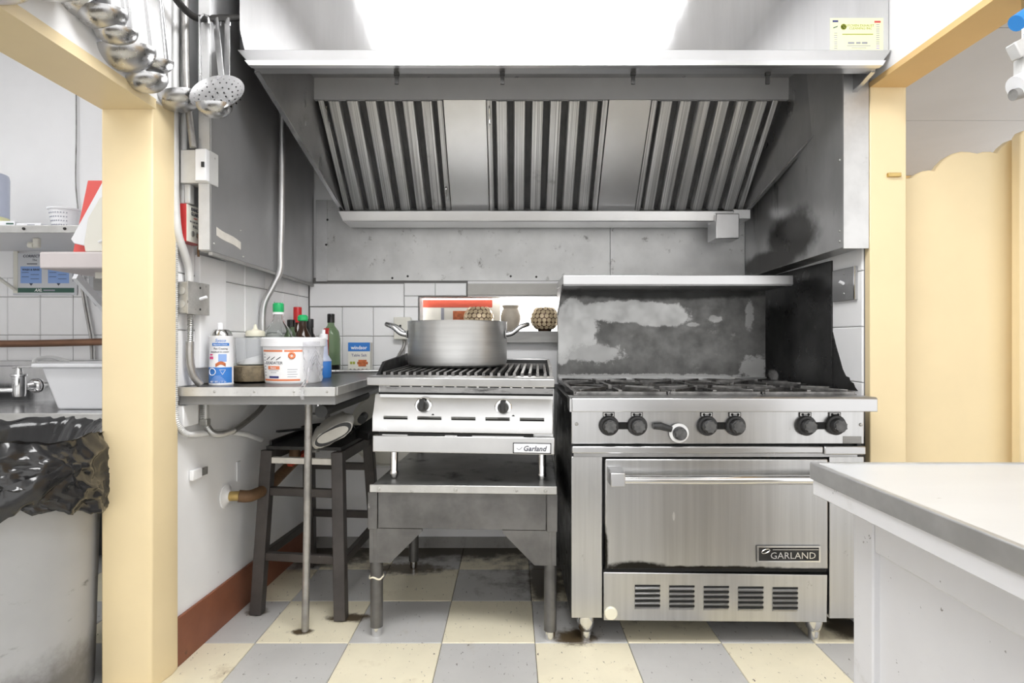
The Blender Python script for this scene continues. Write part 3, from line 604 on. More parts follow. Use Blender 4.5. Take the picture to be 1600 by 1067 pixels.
# knobs
def knob(x, y, ring=False):
    X, Z = rx(x), rz(y); r = .0325 if not ring else .031
    kb = MB().lathe([(r, 0), (r, -.010), (r * .92, -.014), (r * .72, -.015), (r * .66, -.034), (r * .5, -.037), (0, -.037)], (X, YF, Z), 28, 'y').build('control_knob', 'knob', R)
    pts = []
    for i in range(16): a = 2 * PI * i / 16; q = r * (.62 if i % 2 else .50); pts.append((X + q * math.cos(a), Z + q * math.sin(a)))
    MB().prism(pts, lambda a, b, t: (a, t, b), YF - .036, YF - .041).build('knob_grip', 'knob_face', kb)
    if ring: MB().lathe([(r * .70, -.0155), (r * .70, -.0175), (r * 1.0, -.0160), (r * 1.02, -.010)], (X, YF, Z), 28, 'y').build('dial_ring', 'print_white', kb)
    return kb
for x, y in ((951, 664), (995, 664), (1104, 664), (1148, 664), (1258, 664), (1304, 663)):
    knob(x, y)
    pl = B(rx(x) - .019 + (.0 if x < 1000 else -.002), rx(x) + .019, YF - .0025, YF, rz(650.5), rz(643.5)).build('burner_plate', 'iron', R)
    B(rx(x) - .0175, rx(x) + .0165, YF - .0032, YF - .0026, rz(649.6), rz(644.2)).build('plate_face', 'print_white', pl)
    for s_ in (-1, 1): MB().lathe([(.0042, -.0030), (.0042, -.0040), (0, -.0040)], (rx(x) + s_ * .0095, YF, rz(647)), 10, 'y').build('plate_mark', 'dark', pl)
    MB().box(rx(x) - .008, rx(x) + .008, YF - .0039, YF - .0031, rz(647) - .0010, rz(647) + .0010).build('plate_mark', 'dark', pl)
for a, b in ((951, 995), (1104, 1148), (1258, 1304)):
    MB().box(rx(a) + .028, rx(b) - .028, YF - .005, YF, rz(670), rz(659)).build('knob_slot', 'dark', R, bevel=.003)
knob(1059, 675, True)
MB().tube([(rx(1047), YF - .014, rz(669)), (rx(1030), YF - .016, rz(664)), (rx(1019), YF - .015, rz(664))], [.010, .0125, .010], 12).build('thermostat_lever', 'knob', R)
B(rx(1317), rx(1346), YF - .001, YF, rz(692), rz(681)).build('rating_label', 'sill', R)
for x, y in ((901, 662), (1345, 663)): MB().lathe([(.006, 0), (.005, -.004), (0, -.005)], (rx(x), YF, rz(y)), 12, 'y').build('screw', 'galv', R)
# cooktop
ct = B(.19, 1.155, 1.90, 2.62, .770, .792).build('cooktop_pan', 'iron', R)
for i in range(3):
    for j in range(2):
        cx = .36 + .315 * i; cy = 2.07 + .31 * j; h = .148
        g = MB(); zt = .800 + .022
        for s_ in (-1, 1):
            g.box(cx - h, cx + h, cy + s_ * h - .007, cy + s_ * h + .007, .806, zt - .004); g.box(cx + s_ * h - .007, cx + s_ * h + .007, cy - h, cy + h, .806, zt - .004)
        for a in range(8):
            t = 2 * PI * a / 8 + .01; ln = h if a % 2 == 0 else h * 1.30
            g.bar((cx + .045 * math.cos(t), cy + .045 * math.sin(t), zt - .006 + random.uniform(-.003, .004)), (cx + ln * math.cos(t), cy + ln * math.sin(t), zt - .006), .013, .016)
        for sx_ in (-1, 1):
            for sy_ in (-1, 1): g.box(cx + sx_ * h - .008, cx + sx_ * h + .008, cy + sy_ * h - .008, cy + sy_ * h + .008, .792, .81)
        go = g.build('burner_grate', 'iron_worn', R, bevel=.001)
        go.rotation_euler = (0, 0, 0)
        MB().lathe([(.05, .792), (.05, .800), (.035, .808), (0, .810)], (cx, cy, 0), 20).build('burner', 'iron', R)
# backguard and shelf
B(.205, 1.122, 2.55, 2.62, .80, 1.25).build('backguard', 'backguard', R)
B(.207, 1.120, 2.535, 2.551, .800, .828).build('backguard_foot', 'range_steel', R)
sh = MB().hexa([(.204, 2.30, 1.212), (1.124, 2.30, 1.212), (1.124, 2.62, 1.222), (.204, 2.62, 1.222), (.204, 2.30, 1.250), (1.124, 2.30, 1.250), (1.124, 2.62, 1.250), (.204, 2.62, 1.250)]).build('high_shelf', 'range_rail', R, bevel=.002)
B(.206, 1.122, 2.304, 2.55, 1.209, 1.2125).build('shelf_underside', 'hood_inner', R)
MB().prism([(2.31, 1.214), (2.55, 1.214), (2.55, 1.10)], lambda a, b, t: (t, a, b), .2005, .2045).build('shelf_bracket', 'clad', R)

# ------------------------------------------------------------------ charbroiler on its stand
SR = math.radians(-2.6)
S = thing('equipment_stand', 'charcoal steel stand with pipe legs under the charbroiler', 'stand', (-.165, 1.90, 0), SR, True)
W2 = .314
top = B(-W2 + .01, W2 - .002, -.002, .66, .484, .506).build('top_sheet', 'stand_top', S, bevel=.003)
B(-W2 + .008, W2 - .002, -.010, -.002, .486, .512).build('front_edging', 'table_edge', S, bevel=.002)
for x in (-.275, -.02, .275): MB().lathe([(.006, 0), (.005, -.003), (0, -.004)], (x, -.010, .498), 10, 'y').build('bolt', 'galv', S)
B(-W2 + .034, W2 - .037, 0, .02, .366, .484).build('apron', 'stand', S, bevel=.001)
for x0, x1 in ((-W2, -W2 + .032), (W2 - .035, W2)): B(x0, x1, -.004, .05, .362, .485).build('corner_block', 'stand', S, bevel=.002)
for s_ in (-1, 1):
    B(s_ * W2 - (.02 if s_ > 0 else 0), s_ * W2 + (.02 if s_ < 0 else 0), .05, .66, .38, .484).build('side_apron', 'stand', S)
    gp = [(s_ * (W2 - .004), .364), (s_ * (W2 - .18), .364), (s_ * (W2 - .18), .355), (s_ * (W2 - .075), .25), (s_ * (W2 - .004), .25)]
    MB().prism(gp, lambda a, b, t: (a, t, b), .002, .014).build('gusset', 'stand', S)
    for y in (.022, .60):
        x = s_ * (W2 - .023); lg = MB().cyl((x, y, .03), (x, y, .38), .021, n=20).build('leg', 'stand', S)
        MB().lathe([(.0165, .0), (.0165, .034)], (x, y, 0), 16).build('foot', 'chrome', lg)
MB().tube([(-(W2 - .023) + .0225 * math.cos(2 * PI * i / 20), .022 + .0225 * math.sin(2 * PI * i / 20), .197 + .004 * math.sin(i)) for i in range(20)], .003, 6, True).build('string_loop', 'string', S)

C = thing('charbroiler', 'countertop gas charbroiler with slotted grate on the charcoal stand', 'charbroiler', (-.163, 1.90, .507), SR, True, ry=math.radians(.45))
h = .302; z0 = -.507
zz = lambda y: pz(y, 1.90) + z0
B(-h + .015, h - .005, .03, .62, zz(707), zz(606)).build('body', 'broiler_steel', C)
dw = B(-h, h, 0, .028, zz(708), zz(681.5)).build('drawer', 'broiler_steel', C, bevel=.003)
B(-h + .02, h - .07, .004, .03, zz(681), zz(677)).build('drawer_gap', 'dark', C)
for x0, x1 in ((-.27, -.185), (-.06, -.02), (.03, .20)): B(x0, x1, .0015, .006, zz(681.5), zz(680)).build('drawer_pull', 'broiler_steel', dw)
pn = MB().prism([(.0, zz(676)), (.0, zz(652)), (.035, zz(618)), (.06, zz(618)), (.06, zz(676))], lambda a, b, t: (t, a, b), -h - .002, h - .006).build('control_panel', 'broiler_steel', C, bevel=.002)
for i in range(5):
    x = -.265 + .113 * i
    MB().prism([(-.0005, zz(653.4)), (-.007, zz(653.2)), (.001, zz(650.8))], lambda a, b, t: (t, a, b), x, x + .08).build('louvre', 'broiler_steel', pn)
    B(x, x + .08, -.0012, .001, zz(656.0), zz(653.4)).build('louvre_slot', 'dark', pn)
B(-h + .012, h - .006, .030, .06, zz(618), zz(600)).build('vent_band', 'broiler_band', C)
B(-h + .012, h - .006, .026, .031, zz(618), zz(615)).build('band_lip', 'dark', C)
for i in range(15): B(-h + .05 + .0375 * i, -h + .08 + .0375 * i, .0285, .0305, zz(606), zz(603.5)).build('vent_slot', 'dark', C)
for x, y in ((658, 635), (785, 636)):
    X = px(x, 1.89) + .163; Z = zz(y); kb = MB().lathe([(.0285, 0), (.0285, -.004), (.026, -.006), (.018, -.006), (.016, -.012), (0, -.012)], (X, .016, Z), 28, 'y').build('dial', 'chrome', C)
    MB().lathe([(.019, -.006), (.018, -.02), (0, -.022)], (X, .016, Z), 24, 'y').build('control_knob', 'knob_face', kb)
    MB().box(X - .008, X + .008, -.022, -.004, Z - .012, Z + .026).build('knob_grip', 'knob', kb, bevel=.003)
    MB().lathe([(.0045, 0), (.0045, -.002), (0, -.002)], (X + .034, .005, zz(649)), 12, 'y').build('pilot_hole', 'dark', C)
rl = MB().prism([(-.055, zz(601)), (-.058, zz(589)), (-.05, zz(587.5)), (.06, zz(587.5)), (.06, zz(603)), (-.01, zz(603))], lambda a, b, t: (t, a, b), -h - .004, h - .004).build('front_rail', 'broiler_steel', C, bevel=.002)
npb = MB().box(.168, .288, -.004, 0, zz(705), zz(691)).build('nameplate', 'white_plastic', C, bevel=.002)
MB().box(.165, .291, -.0015, 0, zz(706.3), zz(689.7)).build('plate_border', 'knob', npb)
text('Garland', .0235, 'print_dark', npb, on_front(.236, -.004, zz(698.5)), shear=.25, depth=.001, bold=.0003)
MB().tube(smooth_path([(.178, -.0045, zz(698)), (.186, -.0045, zz(700)), (.196, -.0045, zz(696))], 4), .0012, 6).build('plate_swoosh', 'print_grey', npb)
for x in (-.256, .262):
    for y in (.11, .56):
        MB().lathe([(.014, .11), (.0135, .025), (.0155, .022), (.0155, .012), (.012, 0)], (x, y, 0), 16).build('leg', 'chrome', C)
# grate
gz = .372
B(-h + .012, h - .012, .06, .60, .30, .345).build('firebox', 'dark', C)
MB().prism([(.02, .36), (.10, .405), (.60, .435), (.60, .36)], lambda a, b, t: (t, a, b), -h + .004, -h + .014).build('side_splash', 'range_black', C)
MB().prism([(.02, .36), (.10, .385), (.60, .405), (.60, .36)], lambda a, b, t: (t, a, b), h - .018, h - .008).build('side_splash', 'sill', C)
B(-h + .004, h - .008, .60, .615, .34, .40).build('back_splash', 'range_black', C)
nbar = 22
for i in range(nbar):
    x = -h + .03 + (2 * h - .062) * i / (nbar - 1)
    MB().prism([(-.0055, 0), (-.0045, .014), (.0045, .014), (.0055, 0)], lambda a, b, t, x=x: (x + a, t, gz - .012 + b + (t - .03) * .02), .03, .585).build('grate_bar', 'iron_worn', C)
B(-h + .02, h - .02, .575, .595, gz - .01, gz + .014).build('grate_bar_end', 'iron_worn', C)
MB().box(.02, h - .02, .612, .650, .385, .405).build('rear_ledge', 'broiler_steel', C, bevel=.002)
B(-h + .02, h - .02, .615, .65, .34, .386).build('rear_riser', 'sill', C)

# stock pot
PX0, PY0, PZ0 = px(715, 2.30), 2.30, .888
P = thing('stock_pot', 'wide aluminium stock pot with two riveted handles on the grate', 'pot', (PX0, PY0, PZ0), 0, True)
pr = .197; ph = .176
MB().lathe([(0, 0), (pr - .014, 0), (pr - .003, .008), (pr, .02), (pr, ph - .004), (pr + .002, ph), (pr - .003, ph), (pr - .005, ph - .006), (pr - .005, .02), (pr - .018, .007), (0, .007)], n=64).build('body', 'alu', P)
for s_ in (-1, 1):
    pts = [(s_ * (pr - .002), -.05, ph - .052), (s_ * (pr + .022), -.05, ph - .046), (s_ * (pr + .052), -.044, ph - .022), (s_ * (pr + .078), -.026, ph - .012), (s_ * (pr + .083), 0, ph - .011),
           (s_ * (pr + .078), .026, ph - .012), (s_ * (pr + .052), .044, ph - .022), (s_ * (pr + .022), .05, ph - .046), (s_ * (pr - .002), .05, ph - .052)]
    hd = MB().tube(smooth_path(pts, 4), .0095, 10).build('handle', 'ladle', P)
    for y in (-.05, .05):
        a = math.asin(y / pr)
        X = s_ * pr * math.cos(a)
        MB().box(min(X, X + s_ * .004), max(X, X + s_ * .004), y - .016, y + .016, ph - .066, ph - .036).build('handle_plate', 'ladle', hd, bevel=.002)

# ------------------------------------------------------------------ ceiling light (a real troffer, reflected in the hood)
TL = thing('ceiling_light', 'wide white fluorescent ceiling light in front of the hood', 'ceiling light', (.04, 1.0, 2.44))
fr = MB().box(-.66, .74, .68, .70, 2.44, 2.499).box(-.66, .74, 1.26, 1.28, 2.44, 2.499).box(-.66, -.64, .70, 1.26, 2.44, 2.499).box(.72, .74, .70, 1.26, 2.44, 2.499)
fr.build('frame', 'white_plastic', TL)
B(-.64, .72, .70, 1.26, 2.446, 2.452).build('diffuser', 'lamp_glow', TL)

DL = thing('ceiling_light', 'added fill light on the dish room ceiling, out of view', 'ceiling light', (-2.1, 1.3, 2.44))  # unseen fill light, added because the dish room came out too dark
B(-2.75, -1.45, 1.08, 1.52, 2.462, 2.4995).build('housing', 'white_plastic', DL)
B(-2.73, -1.47, 1.10, 1.50, 2.446, 2.461).build('diffuser', 'dish_fill', DL)

# ------------------------------------------------------------------ corner table and what stands on it
TZ = .845
TB = thing('corner_table', 'wall-hung metal corner table with one pipe leg left of the charbroiler', 'table', (-.70, 1.96, 0))
tx0 = lambda y: lwx(y) + .008
MB().hexa([(tx0(1.75), 1.75, TZ - .012), (-.537, 1.75, TZ - .012), (-.547, 2.748, TZ - .012), (tx0(2.75), 2.748, TZ - .012), (tx0(1.75), 1.75, TZ), (-.537, 1.75, TZ), (-.547, 2.748, TZ), (tx0(2.75), 2.748, TZ)]).build('top', 'table_top', TB)
B(-1.012, -.535, 1.742, 1.750, TZ - .026, TZ + .002).build('front_edging', 'table_edge', TB, bevel=.001)
B(-.537, -.530, 1.752, 2.746, TZ - .024, TZ + .002).build('side_edging', 'table_edge', TB, bevel=.001)
MB().hexa([(tx0(1.75) + .004, 1.751, TZ - .052), (-.538, 1.751, TZ - .052), (-.549, 2.746, TZ - .052), (tx0(2.75) + .002, 2.746, TZ - .052), (tx0(1.75) + .004, 1.751, TZ - .012), (-.538, 1.751, TZ - .012), (-.549, 2.746, TZ - .012), (tx0(2.75) + .002, 2.746, TZ - .012)]).build('board', 'table_under', TB)
for x in (-.90, -.78, -.66, -.56): MB().lathe([(.004, 0), (.003, -.002), (0, -.0025)], (x, 1.742, TZ - .012), 10, 'y').build('rivet', 'galv', TB)
B(-.745, -.655, 1.92, 2.00, TZ - .060, TZ - .052).build('leg_plate', 'conduit', TB)
MB().tube([(-.692, 1.96, TZ - .060), (-.696, 1.96, .4), (-.704, 1.96, .001)], .0125, 12).build('leg', 'pipe_grey', TB)
MB().cyl((-.585, 1.765, TZ - .075), (-.585, 1.80, TZ - .075), .0195, n=20).build('pipe_end', 'rubber', TB)
MB().cyl((-.585, 1.80, TZ - .075), (-.585, 2.3, TZ - .075), .017, n=16).build('pipe', 'rubber', TB)

def bottle(name, label, x, y, prof, gm, cap=None, capm=None, z=TZ, capn='cap', group=None, n=28):
    t = thing(name, label, 'bottle', (x, y, z), 0, True, group)
    MB().lathe(prof, n=n).build('body', gm, t)
    if cap: MB().lathe(cap, n=n).build(capn, capm, t)
    return t
def wallprof(outer, th=.003):      # closed glass profile from an outer outline (r, z)
    inner = [(max(r - th, .001), z + (th if k == 1 else 0)) for k, (r, z) in enumerate(outer) if k > 0]
    return [(0, 0)] + outer[0:] + inner[::-1] + [(0, th)]

# spray can
cx, cy, cr = px(346, 1.86), 1.86, .0365
SC = thing('spray_can', 'white and blue aerosol can at the front left of the table', 'spray can', (cx, cy, TZ))
MB().lathe([(0, 0), (cr - .002, 0), (cr, .003), (cr, .006), (cr - .001, .008), (cr - .001, .152), (cr, .154), (cr, .157), (cr - .003, .158)], (cx, cy, TZ), 40).build('body', 'white_plastic', SC)
MB().lathe([(cr - .003, .158), (cr - .006, .168), (.022, .178), (.012, .180), (0, .180)], (cx, cy, TZ), 32).build('dome', 'chrome', SC)
MB().lathe([(.0085, .178), (.0085, .196), (.007, .200), (0, .200)], (cx - .004, cy, TZ), 16).build('spray_nozzle', 'white_plastic', SC)
dm = lambda a0, z: on_drum(cx, cy, cr - .0005, TZ + z, a0)
patch(dm(0, 0), -.052, .052, .008, .058, n=20).build('label_band', 'print_blue', SC)
patch(dm(0, 0), -.012, .040, .126, .135, n=12).build('label_band', 'print_blue', SC)
text('Sysco', .014, 'print_blue', SC, dm(.38, .143), shear=.2)
text('Imperial Classic', .0065, 'print_white', SC, lambda u, v, w: dm(.38, .1305)(u, v, w + .0006))
text('Pan Coating', .0085, 'print_dark', SC, dm(.40, .117))
text('Antiadhesif de cuisson', .0062, 'print_dark', SC, dm(.30, .107))
patch(dm(-.45, .098), -.006, .006, -.002, .002, n=3).build('label_spot', 'print_pink', SC); patch(dm(-.45, .088), -.008, .008, -.004, .004, n=3).build('label_spot', 'print_pink', SC)
patch(dm(.55, .088), -.012, .012, -.012, .012, n=5).build('label_box', 'print_lblue', SC)
patch(lambda u, v, w: dm(.42, .068)(u, v + .004 * math.cos(u * 180), w), -.016, .014, -.005, .006, n=8).build('label_picture', 'food', SC)
MB().tube([dm(-.35, .044)(.012 * math.cos(2 * PI * i / 20), .011 * math.sin(2 * PI * i / 20), .0008) for i in range(20)], .0013, 6, True).build('hazard_ring', 'print_white', SC)
MB().tube([dm(.55, .045)(.010 * math.sin(2 * PI * i / 3 + PI), .010 * math.cos(2 * PI * i / 3 + PI), .0008) for i in range(3)], .0013, 6, True).build('hazard_triangle', 'print_white', SC)
for k in range(4): patch(lambda u, v, w: dm(.15, .030 - .0045 * k)(u, v, w + .0006), -.010 - .004 * k, .010 + .004 * k, -.001, .001, n=5).build('label_line', 'print_lblue', SC)
text('NET 482 g 17 oz', .0072, 'print_white', SC, lambda u, v, w: dm(.15, .012)(u, v, w + .0006))

# glass bowl of grain, tub of powder, squeeze bottle
cx, cy = px(392, 1.96), 1.97
GB = thing('glass_bowl', 'round glass bowl of brown grain between the spray can and bucket', 'bowl', (cx, cy, TZ), 0, True)
MB().lathe([(0, 0), (.056, 0), (.062, .006), (.064, .02), (.066, .066), (.064, .066), (.061, .02), (.058, .008), (0, .004)], n=40).build('bowl', 'glass', GB)
MB().lathe([(0, .005), (.056, .007), (.0595, .02), (.0615, .056), (.04, .059), (0, .057)], n=40).build('grain_fill', 'grain', GB)
PT = thing('storage_tub', 'translucent tub half full of white powder standing in the glass bowl', 'tub', (cx - .004, cy + .004, TZ + .0605), 0, True)
MB().lathe([(0, 0), (.045, 0), (.049, .004), (.053, .090), (.056, .092), (.051, .092), (.047, .005), (0, .002)], n=36).build('tub', 'clear', PT)
mb = MB(); n = 30; vs_ = [(0, 0, .003)] + [(.046 * math.cos(2 * PI * i / n), .046 * math.sin(2 * PI * i / n), .003) for i in range(n)] + [(.047 * math.cos(2 * PI * i / n), .047 * math.sin(2 * PI * i / n), .020 + .016 * math.cos(2 * PI * i / n)) for i in range(n)] + [(0, 0, .025)]
mb.add(vs_, [(0, 1 + (i + 1) % n, 1 + i) for i in range(n)] + [(1 + i, 1 + (i + 1) % n, 1 + n + (i + 1) % n, 1 + n + i) for i in range(n)] + [(1 + n + i, 1 + n + (i + 1) % n, 2 * n + 1) for i in range(n)])
mb.build('powder_fill', 'powder', PT)
x, y = px(399, 2.16), 2.16
SQ = thing('squeeze_bottle', 'clear squeeze bottle with cream nozzle cap behind the glass bowl', 'bottle', (x, y, TZ), 0, True)
MB().lathe([(0, 0), (.029, 0), (.031, .004), (.031, .160), (.029, .162), (.029, .006), (0, .003)], n=32).build('body', 'clear', SQ)
MB().lathe([(.030, .158), (.034, .160), (.034, .174), (.030, .180), (.012, .184), (.007, .190), (.004, .204), (0, .205)], n=32).build('nozzle_cap', 'cream', SQ)

# bucket
cx, cy = px(459, 1.985), 1.985; r0, r1 = .092, .101
BK = thing('plastic_bucket', 'white lidded plastic bucket with orange bands at the table front', 'bucket', (cx, cy, TZ))
MB().lathe([(0, 0), (r0 - .003, 0), (r0, .004), (r1 - .002, .128), (r1 - .006, .130), (0, .130)], (cx, cy, TZ), 56).build('body', 'white_plastic', BK)
lid = MB().lathe([(r1 - .003, .122), (r1 + .004, .124), (r1 + .004, .150), (r1, .154), (r1 - .01, .154), (r1 - .014, .150), (0, .150)], (cx, cy, TZ), 56).build('lid', 'white_plastic', BK)
def bd(a0, z):
    def f(u, v, w):
        zz_ = z + v; r = r0 + (r1 - .002 - r0) * (zz_ - .004) / .124 + w; a = a0 + u / .097
        return (cx + r * math.sin(a), cy - r * math.cos(a), TZ + zz_)
    return f
patch(bd(0, 0), -.088, .080, .006, .112, t=.0004, n=30).build('label_sheet', 'print_white', BK)
up = lambda f: (lambda u, v, w: f(u, v, w + .0005))
patch(up(bd(0, 0)), -.088, .000, .106, .112, n=16).build('label_band', 'print_orange', BK)
patch(up(bd(0, 0)), .006, .062, .106, .112, n=12).build('label_band', 'print_orange', BK)
patch(up(bd(0, 0)), -.086, .056, .010, .016, n=24).build('label_band', 'print_orange', BK)
text('ILKADATER', .0135, 'print_dark', BK, up(bd(-.36, .069)))
for k in range(3):
    u0 = -.022 + .021 * k
    MB().tube([up(bd(-.36, .084))(u0 + .004 * math.sin(t * .9) + .0035 * t, .004 * t, .0008) for t in (-1, -.5, 0, .5, 1, 1.4)], .0011, 6).build('label_stroke', 'print_dark', BK)
patch(up(bd(-.36, .0535)), -.024, .024, -.0055, .0055, n=8).build('label_box', 'print_orange', BK); text('Sauce', .010, 'print_white', BK, lambda u, v, w: bd(-.36, .0535)(u, v, w + .0012))
for z, hw in ((.044, .020), (.038, .012)): patch(up(bd(-.36, z)), -hw, hw, -.0007, .0007, n=5).build('label_line', 'print_grey', BK)
patch(up(bd(-.36, .0225)), -.020, .020, -.0035, .0035, n=8).build('label_box', 'print_navy', BK)
MB().tube([up(bd(.30, .094))(.0 + .008 * math.cos(2 * PI * i / 20), .008 * math.sin(2 * PI * i / 20), .0006) for i in range(20)], .0040, 6, True).build('label_seal', 'print_orange', BK)
for k in range(8): patch(up(bd(-.80, .098 - .010 * k)), -.006, .005, -.0012, .0012, n=2).build('label_line', 'print_grey', BK)
for k in range(4): patch(up(bd(.32, .048 - .008 * k)), -.016, .016 - .003 * (k % 2), -.0008, .0008, n=4).build('label_line', 'print_grey', BK)
# crumpled film hanging from the bucket
FM = MB(); n, m_ = 16, 22; vs_ = []
for i in range(n + 1):
    for j in range(m_ + 1):
        a = .62 + .62 * i / n; f_ = j / m_; r = r1 + .006 + .022 * f_ * (1 - .55 * f_) + .011 * mnoise.noise((i * .42, j * .55, 3.1)) * min(1, f_ * 4)
        zz_ = .140 - .135 * f_ * (.75 + .25 * math.sin(i * .55))
        vs_.append((cx + r * math.sin(a), cy - r * math.cos(a), TZ + max(.006, zz_)))
FM.add(vs_, [(i * (m_ + 1) + j, (i + 1) * (m_ + 1) + j, (i + 1) * (m_ + 1) + j + 1, i * (m_ + 1) + j + 1) for i in range(n) for j in range(m_)])
fo = FM.build('plastic_film', 'film'); tag(fo, 'crumpled clear plastic film hanging down the bucket side', 'film')
md = fo.modifiers.new('solid', 'SOLIDIFY'); md.thickness = .0004
tail = MB().tube(smooth_path([(cx + .085, 1.888, TZ + .055), (cx + .098, 1.835, TZ + .02), (cx + .112, 1.765, TZ + .004), (cx + .118, 1.738, TZ - .010), (cx + .122, 1.733, TZ - .035)], 5), [.004] * 6 + [.006] * 6 + [.007] * 5 + [.005] * 4, 6)
tail.build('film_twist', 'film', fo)

# bottles behind the bucket
x, y = px(435, 2.22), 2.22
t = bottle('glass_bottle', 'big clear glass bottle with green cap behind the bucket', x, y, wallprof([(.052, 0), (.055, .006), (.055, .155), (.046, .180), (.026, .210), (.018, .228), (.0165, .262), (.0165, .292)]), 'glass', None)
MB().lathe([(.021, .244), (.021, .252), (.0185, .253)], n=24).build('neck_band', 'print_white', t)
MB().lathe([(.0195, .253), (.0205, .256), (.0205, .282), (.019, .286), (.0165, .288)], n=24).build('cap', 'green_cap', t)
dk = [(0, 0), (.036, 0), (.037, .004), (.037, .155), (.030, .178), (.0155, .205), (.014, .235), (.014, .250), (0, .250)]
def sc(pr_, kr, kz): return [(r * kr, z * kz) for r, z in pr_]
bottle('glass_bottle', 'dark green bottle with black cap behind the green-capped one', px(452, 2.40), 2.42, sc(dk, .9, .90), 'green_glass', sc([(.0165, .222), (.0165, .252), (.015, .254), (0, .254)], 1, .91), 'black_glass')
bottle('glass_bottle', 'brown bottle with tall red cap at the rear of the table', px(465, 2.50), 2.50, sc(dk, 1.0, 1.06), 'brown_glass', [(.0175, .222), (.0175, .286), (.016, .289), (0, .289)], 'red_cap')
t = bottle('glass_bottle', 'brown bottle with round green cap and cream label', px(471, 2.22), 2.235, sc(dk, .92, .93), 'brown_glass', [(.0165, .219), (.0195, .222), (.0195, .236), (.013, .243), (0, .243)], 'green_cap')
MB().lathe([(.0345, .05), (.0345, .145)], n=28).build('label_sheet', 'sticker', t)
bottle('glass_bottle', 'slim black bottle beside the green-capped brown one', px(484, 2.40), 2.40, sc([(0, 0), (.026, 0), (.027, .004), (.027, .15), (.0155, .175), (.0145, .215), (.0145, .232), (0, .232)], 1, 1), 'black_glass', [(.0155, .198), (.0155, .232), (.014, .234), (0, .234)], 'rubber')
t = bottle('spray_bottle', 'small white-capped blue bottle beside the bucket', px(500, 2.20), 2.24, [(0, 0), (.028, 0), (.030, .004), (.030, .062), (.018, .085), (.014, .150), (0, .150)], 'print_blue', [(.017, .147), (.017, .168), (.007, .170), (.007, .186), (0, .186)], 'white_plastic')
MB().lathe([(.0305, .064), (.029, .070), (.018, .088), (.0145, .148)], n=28).build('upper_body', 'blue_clear', t)
t = bottle('glass_bottle', 'tall green glass bottle with red paper sleeve in the rear corner', px(515, 2.59), 2.61, [(0, 0), (.040, 0), (.041, .004), (.041, .150), (.035, .185), (.016, .212), (.0145, .22), (.0145, .258), (0, .258)], 'green_glass', [(.0165, .225), (.0165, .262), (.015, .265), (0, .265)], 'black_glass')
mb = MB().lathe([(.0418, .0), (.0418, .165), (.036, .19), (.030, .20)], n=18, arc=(PI * .82, PI * 1.52)); so = mb.build('paper_sleeve', 'red', t); md = so.modifiers.new('s', 'SOLIDIFY'); md.thickness = .0008
MB().lathe([(.0417, .0), (.0417, .035)], n=12, arc=(PI * 1.54, PI * 1.95)).build('base_label', 'black_glass', t)
# salt box
sx0, sx1, sy = px(543, 2.58), px(578, 2.58), 2.585
SB = thing('salt_box', 'upright blue and white salt carton in front of the wall tiles', 'box', ((sx0 + sx1) / 2, sy + .02, TZ))
B(sx0, sx1, sy, sy + .045, TZ, TZ + .136).build('carton', 'off_white', SB, bevel=.001)
w = sx1 - sx0; sf = lambda x_, z: on_front(sx0 + x_ * w, sy, TZ + z)
patch(sf(0, 0), .001, w - .001, .096, .1355, n=1).build('label_band', 'print_blue', SB)
text('windsor', .023, 'print_white', SB, lambda u, v, w_: sf(.5, .112)(u, v, w_ + .0006), sx=.95, bold=.0004)
text('Table Salt', .0175, 'print_navy', SB, sf(.5, .078))
for k, (a, b, zz_) in enumerate(((.42, .90, .043), (.47, .84, .052), (.47, .82, .034))): patch(sf(0, 0), a * w, b * w, zz_ - .006, zz_ + .006, t=.0005 + k * .0002, n=1).build('roast_picture', 'food', SB)
for a in (.10, .22): patch(sf(0, 0), a * w, (a + .10) * w, .038, .050, n=1).build('garnish_picture', 'print_olive', SB)
for k in range(5): MB().lathe([(.0055, 0), (.0055, -.0006), (0, -.0006)], (sx0 + (.12 + .18 * k) * w, sy, TZ + .012), 14, 'y').build('label_dot', 'print_dark', SB)

def cable(name, label, cat, pts, r, m, rings=True, n=6, group=None, seg=.006):
    """Cable or armoured conduit; rings show as ridges."""
    path = smooth_path(pts, n)
    if rings:
        L_ = [0]
        for a, b in zip(path[:-1], path[1:]): L_.append(L_[-1] + (b - a).length)
        k = int(L_[-1] / (seg / 2)); out = []; rs = []; j = 0
        for i in range(k + 1):
            d = L_[-1] * i / k
            while j < len(L_) - 2 and L_[j + 1] < d: j += 1
            f_ = (d - L_[j]) / max(1e-9, L_[j + 1] - L_[j]); out.append(path[j].lerp(path[j + 1], min(1, f_))); rs.append(r * (1.08 if i % 2 else .84))
        o = MB().tube(out, rs, 8).build(name, m, smooth=60)
    else: o = MB().tube(path, r, 10).build(name, m)
    return tag(o, label, cat, group)
cable('armored_cable', 'armoured cable lying along the table in front of the salt box', 'cable', [(-.86, 2.52, TZ + .009), (-.76, 2.545, TZ + .009), (-.66, 2.555, TZ + .009), (-.56, 2.58, TZ + .012), (-.50, 2.62, TZ + .030)], .0075, 'armor')

